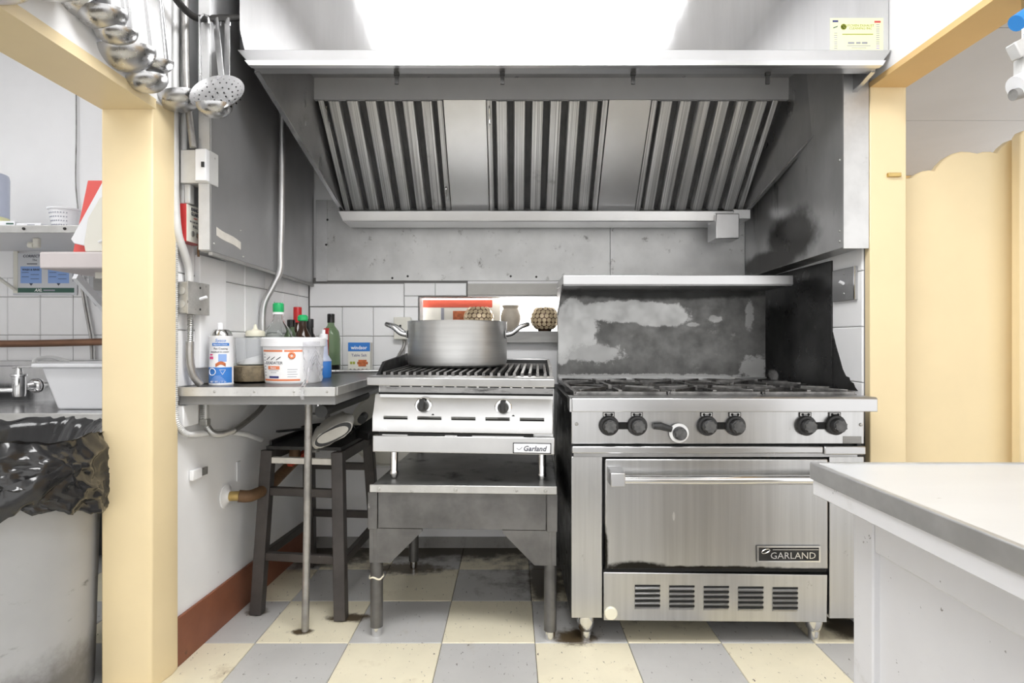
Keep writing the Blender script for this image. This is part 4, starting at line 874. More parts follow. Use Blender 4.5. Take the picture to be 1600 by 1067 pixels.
# ------------------------------------------------------------------ electrical things on the left wall
def lp_(y, z, off=0.0): v = Vector((lwx(y), y, z)) + LWN * off; return (v.x, v.y, v.z)
def lbox(y0, y1, z0, z1, o0, o1):
    q = [lp_(y0, z0, o0), lp_(y0, z0, o1), lp_(y1, z0, o1), lp_(y1, z0, o0), lp_(y0, z1, o0), lp_(y0, z1, o1), lp_(y1, z1, o1), lp_(y1, z1, o0)]
    return MB().hexa(q)
tag(cable('conduit', 'pale conduit bending behind the red pull box into the switch box', 'conduit', [lp_(1.725, 2.49, .014), lp_(1.725, 2.0, .014), lp_(1.725, 1.50, .014), lp_(1.725, 1.40, .016), lp_(1.728, 1.31, .022), lp_(1.755, 1.25, .026), lp_(1.775, 1.21, .026), lp_(1.78, 1.17, .026)], .0125, 'conduit', False), 'pale conduit bending behind the red pull box into the switch box', 'conduit')
cable('conduit', 'straight pale conduit rising from above the red pull box', 'conduit', [lp_(1.760, 1.405, .020), lp_(1.760, 1.9, .020), lp_(1.760, 2.49, .020)], .011, 'conduit', False)
cable('conduit', 'grey conduit nearest the hood beside the white thermostat box', 'conduit', [lp_(1.727, 1.565, .070), lp_(1.727, 1.75, .050), lp_(1.727, 2.0, .046), lp_(1.727, 2.49, .046)], .010, 'pipe_grey', False)
tb = thing('thermostat_box', 'white electrical box above the red pull station', 'electrical box', lp_(1.80, 1.465))
lbox(1.722, 1.742, 1.465, 1.56, .078, .112).build('cover', 'white_plastic', tb, bevel=.002)
lbox(1.735, 1.79, 1.462, 1.562, .025, .112).build('box', 'conduit', tb, bevel=.002)
MB().box(-.925, -.917, 1.713, 1.722, 1.505, 1.52).build('toggle', 'knob', tb)
tag(lbox(1.745, 1.770, 1.403, 1.462, .030, .048).build('conduit_nipple', 'conduit', bevel=.003), 'short ribbed connector between the white box and pull station', 'connector')
fa = thing('pull_station', 'red pull station box with white front plate on the left wall', 'pull station', lp_(1.76, 1.285))
lbox(1.740, 1.825, 1.288, 1.402, .001, .040).build('box', 'red', fa, bevel=.002)
def fpl(u, v, w_): return lp_(1.7825 + u, 1.345 + v, .0402 + w_)
patch(fpl, -.041, .041, -.056, .056, t=.002, n=1).build('face_plate', 'off_white', fa)
fp2 = lambda z: (lambda u, v, w_: fpl(u, v + z, w_ + .0022))
text('RANGE', .015, 'print_dark', fa, fp2(.044), sx=.85, bold=.0003); text('GUARD', .015, 'print_dark', fa, fp2(.030), sx=.85, bold=.0003)
text('IN CASE OF FIRE', .0075, 'print_dark', fa, fp2(.006)); text('PULL', .012, 'print_dark', fa, fp2(-.008)); text('RANGE', .005, 'print_red', fa, fp2(.018))
for u in (-.014, .010): MB().lathe([(.009, 0), (.009, .004), (.005, .006), (0, .006)], fpl(u, -.030, .0), 14, 'x').build('pull_ring', 'galv', fa)
MB().tube(smooth_path([fpl(.0, -.028, .010), fpl(.002, -.05, .014), fpl(-.001, -.075, .012), fpl(.001, -.098, .012)], 5), .0035, 6).build('chain', 'gas_pipe', fa)
MB().prism([(0, 0), (.024, -.008), (.030, -.026), (.012, -.022)], lambda a, b, t: fpl(a + .004, b - .040, .008 + t), 0, .002).build('seal_tag', 'print_pink', fa)
jb = thing('switch_box', 'galvanised switch box with knockouts above the table end', 'electrical box', lp_(1.77, 1.07))
lbox(1.740, 1.850, 1.070, 1.166, .008, .043).build('box', 'galv', jb, bevel=.003)
lbox(1.738, 1.852, 1.068, 1.168, .043, .047).build('cover', 'galv', jb, bevel=.001)
for z in (1.098, 1.138): MB().lathe([(.012, 0), (.012, -.002), (.009, -.003), (0, -.002)], lp_(1.740, z, .025), 18, 'y').build('knockout', 'galv', jb)
MB().cyl(lp_(1.80, 1.117, .047), lp_(1.80, 1.124, .068), .005, n=10).build('toggle', 'white_plastic', jb)
for z in (1.085, 1.152): MB().lathe([(.004, 0), (.003, .002), (0, .003)], lp_(1.80, z, .047), 8, 'x').build('screw', 'iron', jb)
cable('armored_cable', 'armoured cable dropping from the switch box to the table', 'cable', [lp_(1.77, 1.075, .035), lp_(1.77, 1.03, .035), lp_(1.775, .98, .03)], .0095, 'armor')
cable('conduit', 'taped pipe bending down to the table behind the spray can', 'conduit', [lp_(1.775, .985, .03), lp_(1.775, .93, .03), lp_(1.785, .88, .035), lp_(1.80, TZ + .006, .05)], .012, 'pipe_grey', False)
cable('armored_cable', 'armoured cable running down the yellow post and looping under the table', 'cable', [lp_(1.728, 1.38, .012), lp_(1.728, 1.0, .012), lp_(1.728, .80, .012), lp_(1.735, .74, .016), lp_(1.77, .702, .020), lp_(1.83, .692, .022), lp_(1.92, .682, .022), lp_(2.02, .668, .02), lp_(2.14, .64, .02), lp_(2.26, .60, .016)], .0095, 'conduit')
cable('armored_cable', 'short armoured loop hanging from the painted connector under the table', 'cable', [lp_(1.85, .785, .03), lp_(1.85, .75, .03), lp_(1.858, .715, .034), lp_(1.89, .684, .036), lp_(1.95, .672, .034), lp_(2.03, .672, .03)], .0105, 'armor')
cable('hose', 'grey hose curving up to the underside of the table', 'hose', [lp_(2.02, .668, .03), lp_(2.12, .690, .03), lp_(2.22, .72, .03), lp_(2.30, .765, .03), lp_(2.33, .79, .03)], .010, 'pipe_grey', False)
lb = thing('wall_box', 'painted-over outlet box under the left end of the table', 'electrical box', lp_(1.80, .73))
lbox(1.755, 1.835, .722, .79, .001, .022).build('box', 'white_wall', lb, bevel=.003)
lbox(1.842, 1.862, .735, .79, .02, .042).build('connector', 'conduit', lb, bevel=.004); lbox(1.840, 1.864, .716, .737, .018, .045).build('clamp', 'galv', lb, bevel=.003)
cable('steel_pipe', 'shiny steel pipe running down the cladding and bending to the table', 'pipe', [(-.905, 2.27, 2.20), (-.905, 2.27, 1.9), (-.908, 2.27, 1.50), (-.912, 2.27, 1.34), (-.914, 2.27, 1.265), (-.940, 2.262, 1.20), (-.966, 2.252, 1.14), (-.974, 2.25, 1.08), (-.974, 2.25, 1.0), (-.974, 2.25, TZ + .001)], .0125, 'pipe_bright', False)
bd_ = lbox(1.835, 1.99, .90, 1.262, .007, .026).build('wall_board', 'white_wall', bevel=.003); tag(bd_, 'white painted board on the left wall above the spray can', 'board')
# under the table: gas pipe, bracket, outlet
gp = thing('gas_pipe', 'rusty brown gas pipe with red lever behind the stool', 'gas pipe', lp_(2.03, .40))
MB().lathe([(.042, 0), (.042, .005), (.024, .012), (.020, .018)], lp_(2.03, .44, 0.0), 20, 'x').build('wall_flange', 'white_wall', gp)
MB().tube(smooth_path([lp_(2.03, .44, .01), lp_(2.035, .44, .05)], 3), .017, 12).build('brass_collar', 'brass', gp)
MB().tube(smooth_path([lp_(2.035, .44, .045), lp_(2.06, .435, .08), lp_(2.14, .445, .10), lp_(2.24, .475, .11), lp_(2.36, .51, .12)], 5), .021, 12).build('pipe', 'gas_pipe', gp)
MB().bar((-.865, 2.24, .505), (-.825, 2.36, .552), .022, .014).build('lever', 'red_lever', gp)
MB().cyl((-.86, 2.28, .50), (-.86, 2.28, .56), .022, n=12).build('valve', 'gas_pipe', gp)
MB().cyl((-.83, 2.43, .52), (-.83, 2.43, .60), .018, n=12).build('fitting', 'galv', gp)
wbk = thing('wall_bracket', 'small bent metal bracket screwed low on the left wall', 'bracket', lp_(1.86, .56))
lbox(1.815, 1.865, .545, .578, .002, .016).build('block', 'white_wall', wbk, bevel=.003); lbox(1.865, 1.905, .548, .572, .003, .010).build('clip', 'galv', wbk)
tag(lbox(2.10, 2.125, .475, .545, .002, .006).build('wall_plate', 'white_plastic'), 'narrow white plate above the gas pipe', 'plate')
po = thing('pipe_riser', 'vertical chrome pipe with grey box behind the stool', 'pipe', (-.88, 2.56, .56))
MB().cyl((-.86, 2.56, .66), (-.86, 2.56, .79), .014, n=14).build('pipe', 'chrome', po)
B(-.90, -.82, 2.53, 2.60, .545, .665).build('box', 'galv', po, bevel=.003)
ot = thing('wall_outlet', 'small white wall outlet behind the stock pot handle', 'outlet', (px(627, 2.75), YB, 1.0))
B(px(617, 2.75), px(643, 2.75), YB - .04, YB - .008, .995, 1.10).build('box', 'off_white', ot, bevel=.003)
for z in (1.022, 1.05): MB().box(px(624, 2.72), px(627, 2.72), YB - .0415, YB - .04, z, z + .014).build('slot', 'dark', ot)
cable('armored_cable', 'grey armoured cable hanging from the wall outlet', 'cable', [(px(629, 2.7), YB - .024, .998), (px(629, 2.7), YB - .03, .96), (px(622, 2.7), YB - .04, .92), (px(614, 2.68), YB - .05, .875)], .008, 'pipe_grey')
sw = thing('light_switch', 'dark light switch plate on the tiled right wall', 'light switch', (1.19, 2.06, 1.13))
B(1.181, 1.1925, 1.985, 2.125, 1.13, 1.245).build('plate', 'clad', sw, bevel=.002)
B(1.179, 1.1815, 1.983, 1.989, 1.13, 1.245).build('plate_edge', 'chrome', sw)
MB().cyl((1.181, 2.05, 1.19), (1.166, 2.05, 1.198), .006, n=10).build('toggle', 'white_plastic', sw)
for z in (1.155, 1.225): MB().lathe([(.004, 0), (.003, -.002), (0, -.003)], (1.181, 2.05, z), 8, 'x').build('screw', 'galv', sw)

# ------------------------------------------------------------------ stool and what lies on it
ST = thing('wooden_stool', 'dark painted four-legged stool without seat pad under the corner table', 'stool', (-.76, 2.30, 0))
fl_, fr_, bl_, br_ = (-.922, 2.085), (-.605, 2.04), (-.885, 2.53), (-.585, 2.50)
tl = {0: (-.900, 2.13), 1: (-.630, 2.09), 2: (-.875, 2.48), 3: (-.615, 2.46)}; ZS = .585
def stl(k, z): a = (fl_, fr_, bl_, br_)[k]; b = tl[k]; f_ = z / ZS; return Vector((a[0] + (b[0] - a[0]) * f_, a[1] + (b[1] - a[1]) * f_, z))
for k in range(4): MB().bar(stl(k, .001), stl(k, ZS), .042, .042, (0, 1, 0)).build('leg', 'stool', ST, bevel=.003)
for a, b, zs in ((0, 1, (.205, .437)), (0, 2, (.20,)), (1, 3, (.19,)), (2, 3, (.24, .45))):
    for z in zs:
        p0, p1 = stl(a, z), stl(b, z); d = (p1 - p0).normalized() * .018; MB().bar(p0 + d, p1 - d, .022, .030).build('rung', 'stool', ST, bevel=.003)
for a, b in ((0, 2), (1, 3)):
    p0, p1 = stl(a, ZS - .02), stl(b, ZS - .02); d = (p1 - p0).normalized() * .02; MB().bar(p0 + d, p1 - d, .03, .04).build('top_rail', 'stool', ST, bevel=.003)
p0, p1 = stl(2, ZS - .02), stl(3, ZS - .02); d = (p1 - p0).normalized() * .02; MB().bar(p0 + d, p1 - d, .03, .04).build('top_rail', 'stool', ST, bevel=.003)
MB().bar((-.885, 2.12, ZS - .035), (-.645, 2.085, ZS - .035), .02, .022).build('front_rail', 'cardboard', ST, bevel=.002)
tray = MB(); zt = ZS + .003
tray.hexa([(-.905, 2.12, zt), (-.62, 2.09, zt), (-.60, 2.50, zt), (-.885, 2.52, zt), (-.905, 2.12, zt + .012), (-.62, 2.09, zt + .012), (-.60, 2.50, zt + .012), (-.885, 2.52, zt + .012)])
TR = thing('baking_tray', 'black metal tray lying on top of the stool', 'tray', (-.75, 2.3, zt)); tray.build('base', 'iron', TR)
MB().bar((-.885, 2.515, zt + .022), (-.60, 2.495, zt + .022), .012, .022).build('rim', 'iron', TR); MB().bar((-.897, 2.14, zt + .02), (-.878, 2.50, zt + .02), .010, .018).build('rim', 'iron', TR)
NP = thing('folded_newspaper', 'pale folded newspaper roll with dark edges on the stool', 'newspaper', (-.70, 2.18, zt + .012))
pts = []
for i in range(24):
    a = 2 * PI * i / 24; u, v = .078 * math.copysign(abs(math.cos(a)) ** .7, math.cos(a)), .026 * math.sin(a); c_, s_ = math.cos(.52), math.sin(.52); pts.append((u * c_ - v * s_, u * s_ + v * c_))
Q = lambda a, b, t: (-.662 + a - t * .30, 2.06 + t, zt + .035 + b + .022 * (t > .1))
vs_ = []; fsn = []
L5 = (0, .05, .12, .20, .27)
for k, t_ in enumerate(L5):
    for i, (a, b) in enumerate(pts): vs_.append((-.640 + a * (1 + .15 * math.sin(k)) - t_ * .35, 2.065 + t_, zt + .064 + b * (1 + .35 * (k in (1, 2))) + .008 * mnoise.noise((i * .7, k * 1.3, 1))))
for k in range(len(L5) - 1): fsn += [(k * 24 + i, k * 24 + (i + 1) % 24, (k + 1) * 24 + (i + 1) % 24, (k + 1) * 24 + i) for i in range(24)]
fsn += [tuple(range(24)), tuple(range(4 * 24, 5 * 24))]
MB().add(vs_, fsn).build('roll', 'newsprint', NP)
for kk, m_ in ((.93, 'knob'), (.80, 'newsprint')):
    MB().prism([(a * kk, b * (kk if kk > .9 else .66)) for a, b in pts], lambda a, b, t: (-.640 + a, t, zt + .064 + b), 2.0645 - (.93 - kk) * .02, 2.058 - (.93 - kk) * .02).build('fold_edge', m_, NP)
ck = thing('wire_rack', 'black wire-handled rack leaning at the right of the stool', 'rack', (-.60, 2.3, zt + .013))
MB().hexa([(-.625, 2.30, zt + .013), (-.555, 2.22, zt + .013), (-.500, 2.50, zt + .02), (-.57, 2.52, zt + .02), (-.63, 2.30, zt + .05), (-.55, 2.22, zt + .045), (-.50, 2.50, zt + .07), (-.58, 2.52, zt + .09)]).build('pan', 'iron', ck, bevel=.006)
MB().tube([(-.64, 2.28, zt + .085), (-.60, 2.21, zt + .062), (-.615, 2.18, zt + .045)], .0025, 6).build('wire_handle', 'chrome', ck)
MB().cyl((-.62, 2.42, zt + .085), (-.585, 2.24, zt + .092), .016, n=14).build('roller', 'rubber', ck)
pan = thing('frying_pan', 'dark pan with long handle at the back of the stool', 'pan', (-.79, 2.42, zt + .013))
MB().lathe([(0, 0), (.075, 0), (.095, .03), (.098, .03), (.078, -.0), ], (-.78, 2.41, zt + .014), 28).build('bowl', 'iron', pan)
MB().bar((-.83, 2.33, zt + .045), (-.905, 2.22, zt + .05), .016, .008).build('handle', 'knob', pan)
tray2 = MB().lathe([(0, -.004), (.165, -.004), (.172, -.012), (.175, -.012), (.168, .004), (0, .004)], (0, 0, 0), 48, 'y')
tt = thing('round_tray', 'large pale round tray leaning on the rear wall behind the stool', 'tray', (-.62, 2.70, .40), 0, True); tt.rotation_euler = (math.radians(-7), 0, 0)
MB().lathe([(0, -.004), (.165, -.004), (.172, -.012), (.175, -.012), (.168, .004), (0, .004)], (.03, 0, .178), 48, 'y').build('disc', 'off_white', tt)
MB().bar((-.02, .0, .0), (.11, .0, .0), .02, .012).build('ledge', 'conduit', tt)

# ------------------------------------------------------------------ utensil rail and ladles
RZ = 1.985
rail_ = thing('utensil_rail', 'dark hanging rail with a bend fixed to the hood side', 'rail', (-.95, 1.6, RZ))
MB().tube(smooth_path([(-.872, 1.845, 2.022), (-.898, 1.79, 1.990), (-.922, 1.736, 1.958), (-.938, 1.70, 1.943), (-.955, 1.66, 1.955), (-.962, 1.58, 1.978), (-.962, 1.4, RZ), (-.962, .7, RZ), (-.962, .2, RZ)], 6), .010, 12).build('bar', 'iron', rail_)
for y in (1.55, .9, .3): MB().bar((-1.004, y, RZ + .02), (-.962, y, RZ), .02, .006).build('wall_arm', 'iron', rail_)
def ladle(label, top, bot, r, yaw, depth=.75, skim=False, w=.016, hl=1.0):
    """Ladle hung from the rail: top = hook point, bot = where the handle meets the bowl rim, bowl offset along yaw."""
    top, bot = Vector(top), Vector(bot)
    t = thing('skimmer' if skim else 'ladle', label, 'skimmer' if skim else 'ladle', bot, group='steel ladles on the utensil rail')
    d = Vector((math.cos(yaw), math.sin(yaw), 0))
    MB().bar(top + Vector((0, 0, .004)), bot, w, .0035, d).build('handle', 'ladle', t, bevel=.001)
    MB().tube(smooth_path([top + Vector((0, 0, .002)), top - d * .010 + Vector((0, 0, .016)), top - d * .022 + Vector((0, 0, .010)), top - d * .024 - Vector((0, 0, .008))], 4), .003, 6).build('hook', 'ladle', t)
    c = bot + d * (r * .96); n = 14
    th = .0025
    prof = [(r * math.sin(PI / 2 * i / n), -r * depth * math.cos(PI / 2 * i / n)) for i in range(n + 1)] + [((r - th) * math.sin(PI / 2 * i / n), -(r - th) * depth * math.cos(PI / 2 * i / n)) for i in range(n, -1, -1)]
    if skim: prof = [(0, -.014), (r * .5, -.012), (r * .85, -.004), (r, .004), (r, .006), (r * .85, -.001), (r * .5, -.009), (0, -.011)]
    mb = MB(); mb.lathe(prof, (0, 0, 0), 32)
    tilt = Matrix.Translation(c) @ Matrix.Rotation(.22 if not skim else 1.05, 4, Vector((-d.y, d.x, 0)) if not skim else Vector((1, 0, 0)))
    mb.v = [tuple(tilt @ Vector(v)) for v in mb.v]
    bw = mb.build('bowl', 'ladle', t)
    if skim:
        for ring, cnt in ((.25, 6), (.5, 12), (.72, 18), (.88, 24)):
            for k in range(cnt):
                a = 2 * PI * k / cnt; h = MB().lathe([(.0024, -.0035), (.0024, .0035)], (r * ring * math.cos(a), r * ring * math.sin(a), -.0110 + (.020 * (ring - .5) if ring > .5 else 0)), 6)
                h.v = [tuple(tilt @ Vector(v)) for v in h.v]
                h.build('perforation', 'dark', bw)
    return t
ladle('perforated round skimmer hanging nearest the hood', (-.888, 1.795, 1.990), (-.846, 1.712, 1.690), .076, -1.45, skim=True)
ladle('ladle with slanting handle in front of the perforated skimmer', (-.905, 1.758, 1.968), (-.832, 1.668, 1.655), .048, -1.7, .85, w=.018)
ladle('ladle with straight upright handle left of the skimmer', (-.926, 1.708, 1.940), (-.915, 1.695, 1.700), .060, PI + .30, .72, w=.022)
spec = [(262, 120, .036, 'small shallow ladle hanging beside the conduits'), (238, 118, .060, 'medium deep ladle hanging just under the yellow lintel corner'), (262, 146, .043, 'lowest small ladle touching the yellow post corner'),
        (205, 78, .040, 'narrow ladle overlapping the one behind it near the conduits'), (196, 54, .046, 'upper ladle of the overlapping pair in the rail middle'), (172, 30, .052, 'ladle in front of the yellow lintel, third from the left edge'),
        (132, 20, .085, 'largest wide ladle near the top left of the picture'), (62, 18, .072, 'leftmost large ladle at the photo edge')]
for k, (x, y, r, lab) in enumerate(spec):
    X = -.935 - .012 * (k % 2); d = X * F / (x - 800); r *= 1.18; z = pz(y, d) + r * .55
    ladle(lab, (X - .022, d - .01, RZ - .012), (X, d, z), r, -1.75 - .35 * (k % 3), .72, w=.015)

# ------------------------------------------------------------------ dish room on the left
Y2 = YB - .010
dw_ = thing('drainboard', 'steel sink drainboard with splashback in the room at left', 'drainboard', (-1.9, 2.5, .70))
B(-2.85, -1.165, 2.20, 2.735, .696, .706).build('top', 'steel', dw_)
B(-2.85, -1.165, 2.188, 2.200, .664, .712).build('front_edge', 'table_edge', dw_, bevel=.003)
B(-2.85, -1.165, 2.736, Y2 - .001, .706, .895).build('splashback', 'steel', dw_)
B(-2.85, -1.165, 2.715, 2.736, .868, .895).build('splash_ledge', 'steel', dw_, bevel=.003)
B(-2.85, -2.38, 2.25, 2.60, .7065, .775).build('sink_rim_box', 'steel', dw_, bevel=.003)
B(-2.85, -1.165, 2.60, 2.62, .02, .69).build('shade_panel', 'dark', dw_)  # near-black sheet standing in for the deep shade under the drainboard
for x in (-2.30, -1.25): MB().cyl((x, 2.26, .0), (x, 2.26, .664), .02, n=14).build('leg', 'off_white' if x < -2 else 'steel', dw_)
fc = thing('wall_faucet', 'chrome lever faucet on the steel splashback', 'faucet', (-2.25, 2.73, .78))
MB().lathe([(.034, 0), (.034, -.006), (.024, -.018), (.018, -.02), (.015, -.06)], (px(52, 2.72), 2.732, .775), 24, 'y').build('escutcheon', 'chrome', fc)
MB().tube(smooth_path([(px(52, 2.72), 2.69, .775), (px(48, 2.70), 2.66, .775), (px(25, 2.6), 2.62, .770)], 4), .014, 12).build('inlet', 'chrome', fc)
MB().lathe([(.022, -.035), (.026, -.02), (.026, .055), (.032, .058), (.032, .066), (.016, .07), (.012, .09), (.014, .10), (0, .102)], (px(24, 2.6), 2.62, .770), 20).build('valve_body', 'chrome', fc)
MB().bar((px(14, 2.6), 2.62, .868), (px(50, 2.6), 2.615, .872), .014, .010).build('lever', 'chrome', fc, bevel=.003)
MB().tube([(px(24, 2.6), 2.61, .765), (px(-40, 2.6), 2.55, .768)], .011, 10).build('spout', 'chrome', fc)
bn = thing('white_bin', 'white plastic bin standing on the drainboard by the post', 'bin', (-1.74, 2.45, .707))
b0 = [(-1.862, 2.36), (-1.58, 2.36), (-1.58, 2.60), (-1.862, 2.60)]; b1 = [(-1.905, 2.33), (-1.55, 2.33), (-1.55, 2.63), (-1.905, 2.63)]
MB().hexa([(x, y, .707) for x, y in b0] + [(x, y, .880) for x, y in b1]).build('body', 'white_plastic', bn, bevel=.008)
B(-1.93, -1.53, 2.31, 2.65, .880, .896).build('rim', 'white_plastic', bn, bevel=.004)
MB().tube(smooth_path([(-1.935, 2.33, .896), (-1.948, 2.36, .912), (-1.935, 2.42, .918), (-1.90, 2.47, .898)], 4), .008, 8).build('handle', 'conduit', bn)
cable('copper_pipe', 'tarnished brown pipe running across the dish room wall', 'pipe', [(-2.9, 2.66, .972), (-2.2, 2.655, .976), (-1.6, 2.65, .992), (-1.165, 2.65, 1.000)], .0165, 'copper_pipe', False)
fsf = thing('wall_shelf', 'long grey steel shelf on the dish room rear wall', 'shelf', (-2.2, 2.5, 1.41))
B(-2.85, -1.66, 2.25, Y2 - .001, 1.416, 1.434).build('board', 'white_plain', fsf); B(-2.85, -1.66, 2.243, 2.25, 1.408, 1.438).build('front_lip', 'table_edge', fsf, bevel=.002)
for x in (px(12, 2.7), px(-60, 2.7)):
    MB().bar((x, 2.742, 1.23), (x, 2.40, 1.414), .016, .008).build('brace', 'off_white', fsf); B(x - .010, x + .010, 2.742, Y2, 1.215, 1.415).build('bracket', 'off_white', fsf)
for x in (38, 102): MB().lathe([(.006, 0), (.005, -.004), (0, -.005)], (px(x, 2.245), 2.243, 1.424), 10, 'y').build('screw', 'iron', fsf)
hk = thing('wall_hook', 'white plastic hook under the long steel shelf', 'hook', (px(55, 2.4), 2.4, 1.36))
MB().box(px(53, 2.4), px(62, 2.4), 2.39, 2.41, 1.375, 1.4155).build('stem', 'off_white', hk, bevel=.005); MB().cyl((px(46, 2.4), 2.40, 1.388), (px(54, 2.4), 2.40, 1.385), .013, n=14).build('tip', 'off_white', hk)
bs = thing('plastic_basket', 'small white perforated basket on the long steel shelf', 'basket', (px(102, 2.36), 2.36, 1.438), 0, True)
MB().lathe([(0, 0), (.040, 0), (.054, .080), (.060, .082), (.060, .088), (.051, .088), (.038, .004), (0, .004)], n=28).build('body', 'white_plastic', bs)
for r_ in range(4):
    for k in range(9):
        a = -PI / 2 - .75 + 1.5 * k / 8; z = .018 + .016 * r_; rr = .040 + .014 * z / .08
        MB().lathe([(.003, 0), (.003, -.0012), (0, -.0012)], (rr * math.cos(a), rr * math.sin(a), z), 6, 'y').build('perforation', 'print_grey', bs)
for k, (a, b, hh, lab) in enumerate(((-8, 23, .030, 'white carton with green print at the shelf end'), (25, 64, .022, 'flat white carton beside the green printed carton'))):
    t = thing('carton', lab, 'box', (px((a + b) / 2, 2.33), 2.36, 1.438)); xa, xb = px(a, 2.31), px(b, 2.31)
    B(xa, xb, 2.31, 2.42, 1.438, 1.438 + hh).build('box', 'white_plastic', t, bevel=.001)
    patch(on_front(0, 2.31, 1.438), xa + .045, xa + .075, hh * .55, hh * .75, n=1).build('printed_mark', 'print_green' if k == 0 else 'print_grey', t)
bc = thing('storage_container', 'tall pale blue plastic container at the left photo edge', 'container', (-2.10, 2.40, 1.438), 0, True)
MB().lathe([(0, 0), (.085, 0), (.09, .01), (.092, .245), (.088, .26), (0, .262)], (-.155, .05, 0), 32).build('body', 'blue_clear', bc)
MB().lathe([(.0905, .02), (.0912, .075)], (-.155, .05, 0), 32).build('label_band', 'sticker', bc)
# short shelf with cutting boards
ss = thing('board_shelf', 'thick pinkish white shelf board holding the cutting boards', 'shelf', (-1.4, 2.2, 1.236))
B(-1.642, -1.16, 2.0, 2.48, 1.238, 1.297).build('board', 'pinkish', ss, bevel=.006)
MB().bar((px(118, 2.2), 2.2, 1.236), (px(176, 2.42), 2.42, 1.085), .016, .028).build('brace', 'white_plastic', ss)
B(-1.52, -1.16, 2.1, 2.4, 1.215, 1.2375).build('under_batten', 'off_white', ss)
tag(MB().prism([(-1.592, 1.298), (-1.165, 1.298), (-1.165, 1.568), (-1.536, 1.568)], lambda a, b, t: (a, t, b), 2.085, 2.097).build('cutting_board', 'red_board', bevel=.002), 'red cutting board standing behind the white boards', 'cutting board')
wb_ = thing('cutting_board', 'white cutting board with handle loop leaning on the red board', 'cutting board', (-1.4, 2.06, 1.298))
MB().prism([(-1.575, 1.350), (-1.565, 1.335), (-1.42, 1.303), (-1.165, 1.298), (-1.165, 1.60), (-1.432, 1.60), (-1.44, 1.595)], lambda a, b, t: (a, t, b), 2.055, 2.068).build('board', 'white_plastic', wb_, bevel=.003)
cb = thing('cutting_board', 'cream curved-handle board in front of the white cutting board', 'cutting board', (-1.35, 2.03, 1.298))
MB().prism([(-1.505, 1.302), (-1.165, 1.302), (-1.165, 1.545), (-1.40, 1.53), (-1.455, 1.49), (-1.495, 1.42), (-1.51, 1.33)], lambda a, b, t: (a, t, b), 2.030, 2.044).build('board', 'off_white', cb, bevel=.003)
MB().tube(smooth_path([(-1.455, 2.0275, 1.335), (-1.43, 2.0275, 1.35), (-1.42, 2.0275, 1.40), (-1.40, 2.0275, 1.44), (-1.36, 2.0275, 1.47)], 4), .004, 8).build('handle_loop', 'white_plastic', cb)
# wall sign
sg = thing('wall_sign', 'dishwashing instruction sign with blue boxes and dark green band', 'sign', (px(69, 2.74), Y2, 1.22))
sx0, sx1 = px(19, 2.74), px(119, 2.74); sz0, sz1 = 1.206, 1.407; sY = Y2 - .006
B(sx0, sx1, sY, Y2, sz0, sz1).build('panel', 'sign', sg, bevel=.001)
sfn = lambda u, v: on_front(sx0 + u * (sx1 - sx0), sY, sz0 + v * (sz1 - sz0)); W_ = sx1 - sx0; H_ = sz1 - sz0
patch(on_front(sx0, sY, sz0), .04 * W_, .96 * W_, .06 * H_, .17 * H_, n=1).build('green_band', 'print_green', sg)
text('AXL', .019, 'print_white', sg, lambda u, v, w: sfn(.40, .115)(u, v, w + .0007), shear=.3, bold=.0004); patch(lambda u, v, w: on_front(sx0, sY, sz0)(u, v, w + .0007), .48 * W_, .66 * W_, .095 * H_, .13 * H_, n=1).build('printed_line', 'print_grey', sg)
text('CORRECT DISHWASHING', .018, 'print_dark', sg, sfn(.50, .92), shear=.2, bold=.0004); text('The', .014, 'print_dark', sg, sfn(.34, .83)); patch(on_front(sx0, sY, sz0), .22 * W_, .38 * W_, .73 * H_, .75 * H_, n=1).build('printed_line', 'print_dark', sg)
for a, b, hd_ in ((.12, .45, 'WASH & RINSE'), (.55, .88, None)):
    bx = patch(on_front(sx0, sY, sz0), a * W_, b * W_, .28 * H_, .68 * H_, n=1).build('blue_box', 'print_lblue', sg)
    if hd_: text(hd_, .0125, 'print_dark', bx, lambda u, v, w, a=a, b=b: sfn((a + b) / 2, .60)(u, v, w + .0007), bold=.0003)
    for k in range(4): patch(lambda u, v, w: on_front(sx0, sY, sz0)(u, v, w + .0007), (a + .02 + .14 * (k % 2)) * W_, (a + .13 + .16 * (k % 2)) * W_, (.53 - .05 * k) * H_, (.54 - .05 * k) * H_, n=1).build('printed_line', 'print_dark', bx)
    MB().prism([(sx0 + ((a + b) / 2 - .03) * W_, sz0 + .28 * H_), (sx0 + ((a + b) / 2 + .03) * W_, sz0 + .28 * H_), (sx0 + ((a + b) / 2) * W_, sz0 + .22 * H_)], lambda p_, q_, t: (p_, t, q_), sY - .0005, sY).build('arrow', 'print_dark', sg)
for u in (.06, .94): patch(on_front(sx0, sY, sz0), (u - .008) * W_, (u + .008) * W_, .32 * H_, .64 * H_, n=1).build('printed_line', 'print_grey', sg)
sd = thing('soap_dispenser', 'grey rounded dispenser on the tiles under the board shelf', 'dispenser', (px(152, 2.7), Y2, 1.13))
MB().prism([(-1.96, 1.31), (-1.955, 1.19), (-1.93, 1.15), (-1.89, 1.135), (-1.80, 1.135), (-1.80, 1.31)], lambda a, b, t: (a, t, b), 2.66, Y2).build('body', 'towel_grey', sd, bevel=.008)
B(-1.93, -1.80, 2.655, 2.662, 1.22, 1.29).build('window', 'sill', sd)
cable('power_cable', 'thicker grey cable running down the dish room tiles', 'cable', [(px(121, 2.72), 2.735, 1.33), (px(124, 2.72), 2.735, 1.24), (px(131, 2.72), 2.735, 1.12), (px(138, 2.72), 2.735, 1.0), (px(140, 2.72), 2.735, .90)], .006, 'pipe_grey', False)
